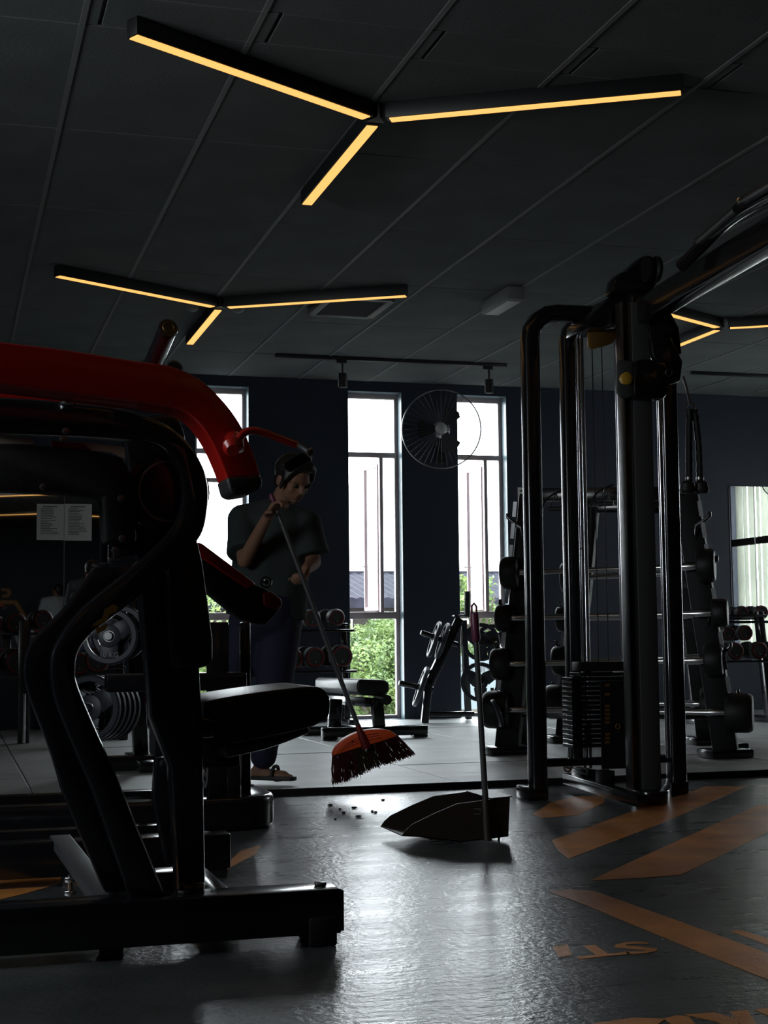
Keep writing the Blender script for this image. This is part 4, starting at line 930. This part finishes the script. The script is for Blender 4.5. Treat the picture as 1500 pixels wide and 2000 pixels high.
# ================================================================== SECOND MACHINE BEHIND: rounded plinth with posts
sm = thing('plinth_machine', (1.0, 6.0, 0), 'black machine base with rounded corner behind the lever machine', 'machine')
cB = PZ(527, 1598, .06); 
zt_ = .125
pr = [PZ(400, 1626, 0), PZ(445, 1625, 0), PZ(500, 1621, 0), PZ(520, 1615, 0), PZ(528, 1603, 0), PZ(526, 1590, 0), PZ(500, 1566, 0), PZ(474, 1549, 0)]
Yf = PZ(470, 1624, 0).y; Xr = PZ(527, 1605, 0).x
path = [V((-.5, Yf+.06, .065)), V((Xr-.2, Yf+.06, .065))]+[V((Xr-.2+.14*math.sin(a), Yf+.20-.14*math.cos(a), .065)) for a in (.3, .6, .9, 1.2, 1.45)]+[V((Xr-.06, Yf+.28, .065)), V((Xr-.10, Yf+1.0, .065))]
obj('base_ring', MB().sweep(path, rrect(.12, .125, .018)), 'black', sm)
q = V((Xr-.06, Yf+.45, .128)); obj('fixing_plate', MB().box((q.x-.03, q.y-.03, q.z), (q.x+.03, q.y+.03, q.z+.006)), 'steel', sm, bevel=.002)
for px, Y, w_ in ((455, Yf+.12, .055), (318, Yf+.3, .06)):
    a = PY(px, 1450, Y); obj('post', MB().box((a.x-w_/2, Y-.03, .12), (a.x+w_/2, Y+.03, PY(px, 1330, Y).z)), 'black', sm, bevel=.008)
a = PY(455, 1340, Yf+.12); obj('head_tube', MB().beam((a.x-.5, Yf+.12, a.z+.02), (a.x+.05, Yf+.12, a.z+.02), .08, .07), 'black', sm, bevel=.01)
bar((-.5, Yf+.62, .07), (Xr-.15, Yf+.62, .07), .07, .08, 'black', 'cross_member', sm)
bar((-.5, Yf-.62, .07), (Xr-.5, Yf-.62, .07), .07, .10, 'black', 'cross_member', sm)
# tall dark posts behind the pad
for px, wpx, Y in ((425, 40, 5.9), (478, 18, 6.0)):
    a, b = PY(px-wpx/2, 1200, Y), PY(px+wpx/2, 1200, Y)
    obj('tall_post', MB().box((a.x, Y-.03, .12), (b.x, Y+.03, PY(px, 1215, Y).z)), 'black', sm, bevel=.008)
# ================================================================== PLATE STORAGE AT THE LEFT
pk = thing('plate_holder', PY(240, 1440, 8.2), 'black holder with weight plates on pegs, behind the curved frame', 'rack')
q = PY(262, 1300, 8.25); obj('mast', MB().beam((q.x+.05, 8.32, .03), (q.x, 8.32, PY(262, 1170, 8.3).z), .08, .08, (0, 1, 0)), 'black', pk, bevel=.008)
obj('base', MB().box((q.x-.3, 8.15, .032), (q.x+.45, 8.25, .11)).box((q.x+.0, 8.0, .032), (q.x+.09, 8.7, .09)), 'black', pk, bevel=.006)
c1 = PY(214, 1243, 8.1); d1 = V((-.30, -1, .06))
plate(c1, d1, .152, .03, 'ten kilo tri-spoke plate facing the camera behind the curved frame', 'plates at the left', '10 KG')
plate(c1-V(d1).normalized()*.05+V((.045, 0, .02)), d1, .152, .03, 'plate just behind the ten kilo plate', 'plates at the left')
obj('peg', MB().lathe(c1+V(d1).normalized()*.04, c1-V(d1).normalized()*.25, [(0, .02), (.03, .024), (1, .024)]), 'chrome', pk)
c2 = PY(176, 1383, 8.0); d2 = V((-.62, -1, .05)); dn = d2.normalized()
for k in range(5):
    plate(c2-dn*(.06*k), d2, .175, .036, ['twenty kilo plate at the front of the leaning row behind the curved frame', 'second plate in the row behind the twenty kilo plate', 'third plate in the row behind the twenty kilo plate', 'fourth plate in the row behind the twenty kilo plate', 'last plate in the row behind the twenty kilo plate'][k], 'plates at the left', '20 KG' if k == 0 else None)
obj('peg', MB().lathe(c2+dn*.06, c2-dn*.36, [(0, .02), (.03, .024), (1, .024)]), 'chrome', pk)
# ================================================================== DUSTPAN
dpts = [(785, 1633), (792, 1622), (805, 1610), (850, 1588), (892, 1570), (959, 1561), (994, 1557), (991, 1634), (953, 1639), (901, 1645), (857, 1642), (820, 1635)]
g = PZ(953, 1646, 0); YD = g.y
dp = thing('dustpan', (g.x, YD, 0), 'brown long-handled dustpan standing upright on the vinyl floor', 'dustpan')
side = [PY(x, y, YD) for x, y in dpts]
for p in side: p.z = max(p.z, .004)
obj('side_wall', MB().prism(side, (0, .004, 0)), 'pan', dp, shade=False)
obj('side_wall', MB().prism([p+V((0, .27, 0)) for p in side], (0, .004, 0)), 'pan', dp, shade=False)
obj('back_wall', MB().prism([side[6], side[7], side[7]+V((0, .27, 0)), side[6]+V((0, .27, 0))], (.004, 0, 0)), 'pan', dp, shade=False)
bot = [side[0], side[11], side[9], side[7]]
for a, b in zip(bot, bot[1:]): obj('scoop_floor', MB().prism([a, b, b+V((0, .27, 0)), a+V((0, .27, 0))], (0, 0, .004)), 'pan', dp, shade=False)
obj('top_lip', MB().prism([side[5], side[6]+V((.012, 0, 0)), side[6]+V((.012, .27, 0)), side[5]+V((0, .27, 0))], (0, 0, .004)), 'pan', dp, shade=False)
for px in (905, 980): q = PY(px, 1640, YD); obj('stud', MB().cyl((q.x, YD+.03, 0), (q.x, YD+.03, .02), .004), 'pan', dp)
h0, h1 = PY(953, 1642, YD-.015), PY(929, 1238, YD-.015); h0.z = max(h0.z, .002)
obj('handle', MB().cyl(h0, h1, .0115, .0098, 16), 'pole', dp)
obj('socket', MB().lathe(h0, h0+(h1-h0)*.2, [(0, .015), (.9, .014), (1, .012)], 16), 'pan', dp)
gt = PY(926, 1196, YD-.015); d = (gt-h1)
obj('grip', MB().lathe(h1-d*.35, gt, [(0, .014), (.1, .016), (.95, .0155), (1, .012)], 16), 'pink', dp)
obj('hang_loop', MB().tube([gt+V((-.009, 0, -.005)), gt+V((-.009, 0, .022)), gt+V((0, 0, .033)), gt+V((.009, 0, .022)), gt+V((.009, 0, -.005))], .004, 8, (0, 1, 0)), 'pink', dp)
m = MB()
for a, b in (((963, 1592), (972, 1572)), ((972, 1572), (980, 1590)), ((966, 1586), (980, 1582)), ((926, 1580), (938, 1580)), ((938, 1580), (938, 1590)), ((926, 1590), (938, 1590))):
    m.beam(PY(*a, YD-.0006), PY(*b, YD-.0006), .001, .004)
obj('faint_print', m, 'ink', dp, shade=False)
# ================================================================== BROOM
DB = 6.85
br = thing('broom', PD(733, 1480, DB), 'broom with orange head and dark red bristles, held just above the mats', 'broom')
hb_ = [(652, 1476), (657, 1462), (672, 1445), (700, 1430), (735, 1424), (762, 1427), (777, 1438), (740, 1449), (700, 1460)]
bd = V((0, .055, 0))
hd = obj('head', MB().prism([PD(x, y, DB) for x, y in S(hb_[:7], 3)]+[PD(740, 1450, DB), PD(700, 1461, DB)], bd), 'orange', br, bevel=.007, seg=3)
for k in (0, 1, 2):
    obj('groove', MB().tube([PD(664+k*6, 1466-k*6, DB-.001), PD(705, 1449-k*6, DB-.001), PD(745-k*3, 1440-k*4, DB-.001)], .0012, 6), 'redrim', hd)
obj('hole', MB().cyl(PD(689, 1448, DB-.002), PD(689, 1448, DB+.001), .005), 'redrim', hd)
random.seed(5)
for nm, m_, sel in (('bristles', 'bristle', 0), ('olive_bristles', 'bristle2', 1)):
    m = MB()
    for i in range(900):
        u = random.random(); isol = .28 < u < .58 and random.random() < .75
        if isol != bool(sel): continue
        tx, ty = 653+125*u, 1478-40*u-4*math.sin(u*3.1)
        bx_, by_ = 656+157*u+random.gauss(0, 1.2), 1531-60*u+2*math.sin(u*9)+random.gauss(0, 2.5)
        dz = random.uniform(.004, .05)
        a, b = PD(tx, ty-3, DB)+V((0, dz, 0)), PD(bx_, by_, DB)+V((random.gauss(0, .004), dz+(dz-.027)*.4, 0))
        m.tube([a, (a+b)/2+V((random.gauss(0, .003), 0, 0)), b], .0011, 3)
    o = obj(nm, m, m_, br); o['kind'] = 'stuff'
pz0, pz1 = PD(716, 1462, DB-.005), PD(594, 1138, DB+.06); pz2 = pz0+(pz1-pz0)*1.47
obj('pole', MB().cyl(pz0, pz2, .0115, .0105, 16), 'pole', br)
obj('ferrule', MB().lathe(pz0, pz0+(pz1-pz0)*.14, [(0, .02), (.5, .018), (1, .0125)], 18), 'redrim', br)
obj('pole_cap', MB().cap(pz2, pz2+(pz1-pz0).normalized()*.05, .013, .012), 'pink', br)
# ================================================================== PEOPLE
def limbs(mb, chain, rad, flat=None):
    for (a, b), (r0, r1) in zip(zip(chain, chain[1:]), zip(rad, rad[1:])): mb.cap(a, b, r0, r1, 18)
def hand(mb, wrist, dirv, palm_n, curl, sc_=1, side=1):
    """palm plus four fingers of unequal length and a thumb, closing by `curl` radians per joint"""
    f = V(dirv).normalized(); n = V(palm_n); n = (n-f*n.dot(f)).normalized(); s = f.cross(n)*side
    pc = V(wrist)+f*.045*sc_
    for q in (-1.5, -.5, .5, 1.5): mb.cap(V(wrist)+f*.012+s*q*.010*sc_, V(wrist)+f*.085*sc_+s*q*.019*sc_, .014*sc_, .0115*sc_, 10)
    Ls = [.072, .08, .074, .058]
    for k, q in enumerate((-1.5, -.5, .5, 1.5)):
        p = V(wrist)+f*.088*sc_+s*q*.019*sc_; a = curl*.5; r = .0088*sc_
        for j, fr in enumerate((.45, .32, .23)):
            d = f*math.cos(a)+n*math.sin(a); e = p+d*(Ls[k]*fr*sc_); mb.cap(p, e, r, r*.92, 8); p = e; a += curl; r *= .93
    p = V(wrist)+f*.022*sc_-s*.026*sc_; d = (f*.55-s*.75+n*.35).normalized(); e = p+d*.042*sc_; mb.cap(p, e, .0125*sc_, .0105*sc_, 8)
    d = (f*.75-s*.1+n*.75).normalized(); e2 = e+d*.034*sc_; mb.cap(e, e2, .0103*sc_, .009*sc_, 8)
def head_shape(mb, c, R3):
    """cranium, jaw, nose, brows, lips, ears; local +y faces forward; R3 rotates"""
    def q(x, y, z): return c+R3 @ V((x, y, z))
    mb.ball(q(0, -.012, .028), (.076, .094, .088), mtx=R3, n=24, m=16)
    mb.ball(q(0, .022, -.035), (.058, .066, .062), mtx=R3, n=20, m=12)
    mb.ball(q(0, .052, -.078), (.026, .026, .02), mtx=R3)
    mb.cap(q(0, .078, .008), q(0, .098, -.024), .009, .013, 10)
    for s in (1, -1):
        mb.cap(q(.012*s, .080, .022), q(.048*s, .068, .020), .009, .008, 8)
        mb.ball(q(.076*s, -.008, -.008), (.009, .02, .03), mtx=R3)
        mb.ball(q(.038*s, .056, -.025), (.022, .02, .022), mtx=R3)
    mb.cap(q(-.018, .082, -.050), q(.018, .082, -.050), .007, .007, 8)
    mb.cap(q(-.015, .080, -.060), q(.015, .080, -.060), .007, .007, 8)
def remesh(o, vox, it=4):
    r = o.modifiers.new('r', 'REMESH'); r.mode = 'VOXEL'; r.voxel_size = vox; r.use_smooth_shade = True
    s = o.modifiers.new('s', 'SMOOTH'); s.iterations = it; s.factor = .5
    dg = bpy.context.evaluated_depsgraph_get(); me = bpy.data.meshes.new_from_object(o.evaluated_get(dg)); o.modifiers.clear(); old = o.data; nm = old.name
    o.data = me; bpy.data.meshes.remove(old); me.name = nm
    for p in me.polygons: p.use_smooth = True
def person(label, J, shirtm, pantsm, headR, loc, crouch=None, vox=.0065):
    t = thing('person', loc, label, 'person')
    b = MB()
    limbs(b, [J['lsh'], J['lel'], J['lwr']], [.047, .038, .026]); limbs(b, [J['rsh'], J['rel'], J['rwr']], [.047, .038, .026])
    limbs(b, [J['lhip'], J['lkn'], J['lan']], [.085, .056, .038]); limbs(b, [J['rhip'], J['rkn'], J['ran']], [.085, .056, .038])
    up = (J['neck']-J['pel']); 
    m1 = J['pel']+up*.4; sdir = (J['rsh']-J['lsh'])
    for k in (-.5, 0, .5):
        b.cap(J['pel']+sdir*k*.45, J['pel']+up*.45+sdir*k*.45, .095, .09, 16); b.cap(J['pel']+up*.4+sdir*k*.45, J['pel']+up*.82+sdir*k*.45, .09, .085, 16)
    b.cap(J['lsh'], J['neck'], .05, .055); b.cap(J['rsh'], J['neck'], .05, .055); b.cap(J['neck']-up*.05, J['head']+headR @ V((0, -.015, -.03)), .056, .05)
    head_shape(b, J['head'], headR)
    hand(b, J['lwr'], J['lhd'], J['lpn'], J['lc'], 1, 1); hand(b, J['rwr'], J['rhd'], J['rpn'], J['rc'], 1, -1)
    for a in ('lan', 'ran'):
        f = J[a+'d']; q = J[a]; q2 = V((q.x, q.y, J['fz']+.03))
        b.cap(q, q2-f*.03, .036, .032); b.cap(q2-f*.04, q2+f*.12-V((0, 0, .008)), .03, .026); b.cap(q2+f*.08-V((0, 0, .01)), q2+f*.155-V((0, 0, .014)), .03, .016)
    body = obj('body', b, 'skin', t); remesh(body, vox, 3)
    # shirt: loose torso and short sleeves
    s = MB(); bot = J['pel']+up*J.get('hem', -.05)
    xd = sdir.normalized(); yd = xd.cross(up.normalized()).normalized(); rs = []
    for f, wx, wy in ((J.get('hem', -.05), .20, .135), (.2, .19, .13), (.5, .19, .135), (.78, .195, .13), (.93, .18, .11), (1.0, .12, .085), (1.06, .075, .07)):
        c = J['pel']+up*f; rs.append(s.ring([c+xd*(wx*(1+.03*math.sin(5*a+f*9)))*math.cos(a)+yd*wy*(1+.04*math.sin(7*a+f*5))*math.sin(a) for a in [2*math.pi*k/32 for k in range(32)]]))
    s.skin(rs); s.cap(J['lsh'], J['neck']-up*.03, .062, .068); s.cap(J['rsh'], J['neck']-up*.03, .062, .068)
    for sh, el in (('lsh', 'lel'), ('rsh', 'rel')):
        d = J[el]-J[sh]; s.lathe(J[sh]-d.normalized()*.04, J[sh]+d*J.get('slv', .72), [(0, .055), (.15, .075), (.6, .078), (1, .088)], 24)
    sh = obj('shirt', s, shirtm, t); remesh(sh, .009, 5)
    # trousers
    s = MB(); s.lathe(J['pel']-up.normalized()*.1, J['pel']+up.normalized()*.12, [(0, .12), (.3, .165), (1, .16)], 28)
    for h, k_, a in (('lhip', 'lkn', 'lan'), ('rhip', 'rkn', 'ran')):
        s.cap(J[h], J[k_], .115, .085, 20); s.cap(J[k_], J[a]+(J[k_]-J[a])*.10, .085, .06, 20); s.cap(J[a]+(J[k_]-J[a])*.2, J[a]+(J[k_]-J[a])*.12, .066, .066, 16)
    tr = obj('trousers', s, pantsm, t); remesh(tr, .011, 5)
    # hair
    s = MB(); R3 = headR; c = J['head']
    def q(x, y, z): return c+R3 @ V((x, y, z))
    s.ball(q(0, -.026, .042), (.086, .092, .084), mtx=R3, n=24, m=16); s.ball(q(0, -.055, -.01), (.07, .055, .07), mtx=R3)
    if J.get('long'):
        for sd_ in (1, -1): s.cap(q(.07*sd_, .03, .06), q(.084*sd_, .03, -.03), .022, .010); s.cap(q(.05*sd_, .06, .085), q(.08*sd_, .045, .02), .018, .012)
        s.cap(q(.03, .05, .09), q(-.03, .05, .09), .03, .03)
    hr = obj('hair', s, 'hair', t); remesh(hr, .008, 3)
    for sd_ in (1, -1): obj('eye', MB().ball(q(.03*sd_, .070, -.002), .0115, n=12, m=8), 'eye', t)
    # sandals
    for a in ('lan', 'ran'):
        f = J[a+'d']; u = V((-f.y, f.x, 0)); q_ = V((J[a].x, J[a].y, J['fz']))
        pts = [q_-f*.065-u*.03, q_-f*.075, q_-f*.065+u*.03, q_+f*.05+u*.04, q_+f*.13+u*.048, q_+f*.175+u*.03, q_+f*.185, q_+f*.175-u*.03, q_+f*.13-u*.045, q_+f*.05-u*.038]
        sd = obj('sandal', MB().prism(pts, (0, 0, .02)), 'sandal', t, bevel=.004)
        obj('strap', MB().tube(spline([q_+f*.07-u*.04+V((0, 0, .02)), q_+f*.075-u*.02+V((0, 0, .062)), q_+f*.075+u*.02+V((0, 0, .062)), q_+f*.07+u*.042+V((0, 0, .02))], 4), .009, 8), 'sandal', sd)
    return t
DP = 7.25
def P(x, y, dd=0): return PD(x, y, DP+dd)
fz = PZ_+.022
la, ra_ = P(392, 1515, .12), P(512, 1512, 0)
la.z = ra_.z = fz+.075
J = dict(neck=P(540, 992, .02), head=P(572, 938, -.05), pel=P(520, 1205, .02),
         lsh=P(474, 1010, .02), lel=P(478, 1094, -.14), lwr=P(521, 1012, -.30), lhd=(P(541, 985, -.33)-P(521, 1012, -.30)), lpn=V((.5, -.6, 0)), lc=.95,
         rsh=P(598, 1020, .0), rel=P(612, 1098, -.05), rwr=P(598, 1112, -.22), rhd=(P(590, 1140, -.33)-P(598, 1112, -.22)), rpn=V((-.6, -.5, 0)), rc=1.0,
         lhip=P(492, 1215, .03), rhip=P(545, 1215, .0), lkn=P(440, 1362, .0), rkn=P(534, 1362, -.06), lan=la, ran=ra_, fz=fz, hem=.0, slv=.85, long=True)
J['land'] = V((-.25, -1, 0)).normalized(); J['rand'] = V((.75, -.65, 0)).normalized()
hR = Matrix.Rotation(math.radians(180+25), 3, 'Z') @ Matrix.Rotation(math.radians(-28), 3, 'X')
person('person in a dark T-shirt and navy trousers sweeping with the orange broom, head bowed', J, 'shirt', 'pants', hR, (J['pel'].x, J['pel'].y, fz))
# person behind the camera, seen only in the left mirror
bx0, by0 = 1.93, -3.8
def B(x, y, z): return V((bx0+x, by0+y, z))
J2 = dict(neck=B(0, 0, 1.46), head=B(.03, -.02, 1.60), pel=B(0, 0, .95), lsh=B(-.19, 0, 1.42), lel=B(-.25, -.02, 1.14), lwr=B(-.2, -.2, .98), lhd=V((.2, -1, -.2)), lpn=V((1, 0, 0)), lc=.5,
          rsh=B(.19, 0, 1.42), rel=B(.25, -.02, 1.14), rwr=B(.2, -.2, .98), rhd=V((-.2, -1, -.2)), rpn=V((-1, 0, 0)), rc=.5,
          lhip=B(-.09, 0, .92), rhip=B(.09, 0, .92), lkn=B(-.11, -.02, .5), rkn=B(.11, -.02, .5), lan=B(-.12, .02, .09), ran=B(.12, .02, .09), fz=.022, hem=-.05, slv=.7)
J2['land'] = J2['rand'] = V((0, -1, 0))
person('person in a grey T-shirt seen from behind, only in the left mirror', J2, 'greyshirt', 'pants', Matrix.Rotation(math.radians(180-40), 3, 'Z'), (bx0, by0, .022), vox=.009)
# bits of dust on the floor near the broom
for i, (x, y) in enumerate(((664, 1580), (671, 1587), (692, 1577), (727, 1584), (733, 1586), (645, 1572), (655, 1600), (748, 1562), (700, 1594))):
    q = PZ(x, y, .004); tag(obj('dust_bit', MB().ball(q, (.006+.004*(i % 3), .008, .004), n=8, m=6), 'dirt'), 'dark crumb of dirt on the floor below the broom', 'dust', 'crumbs under the broom')
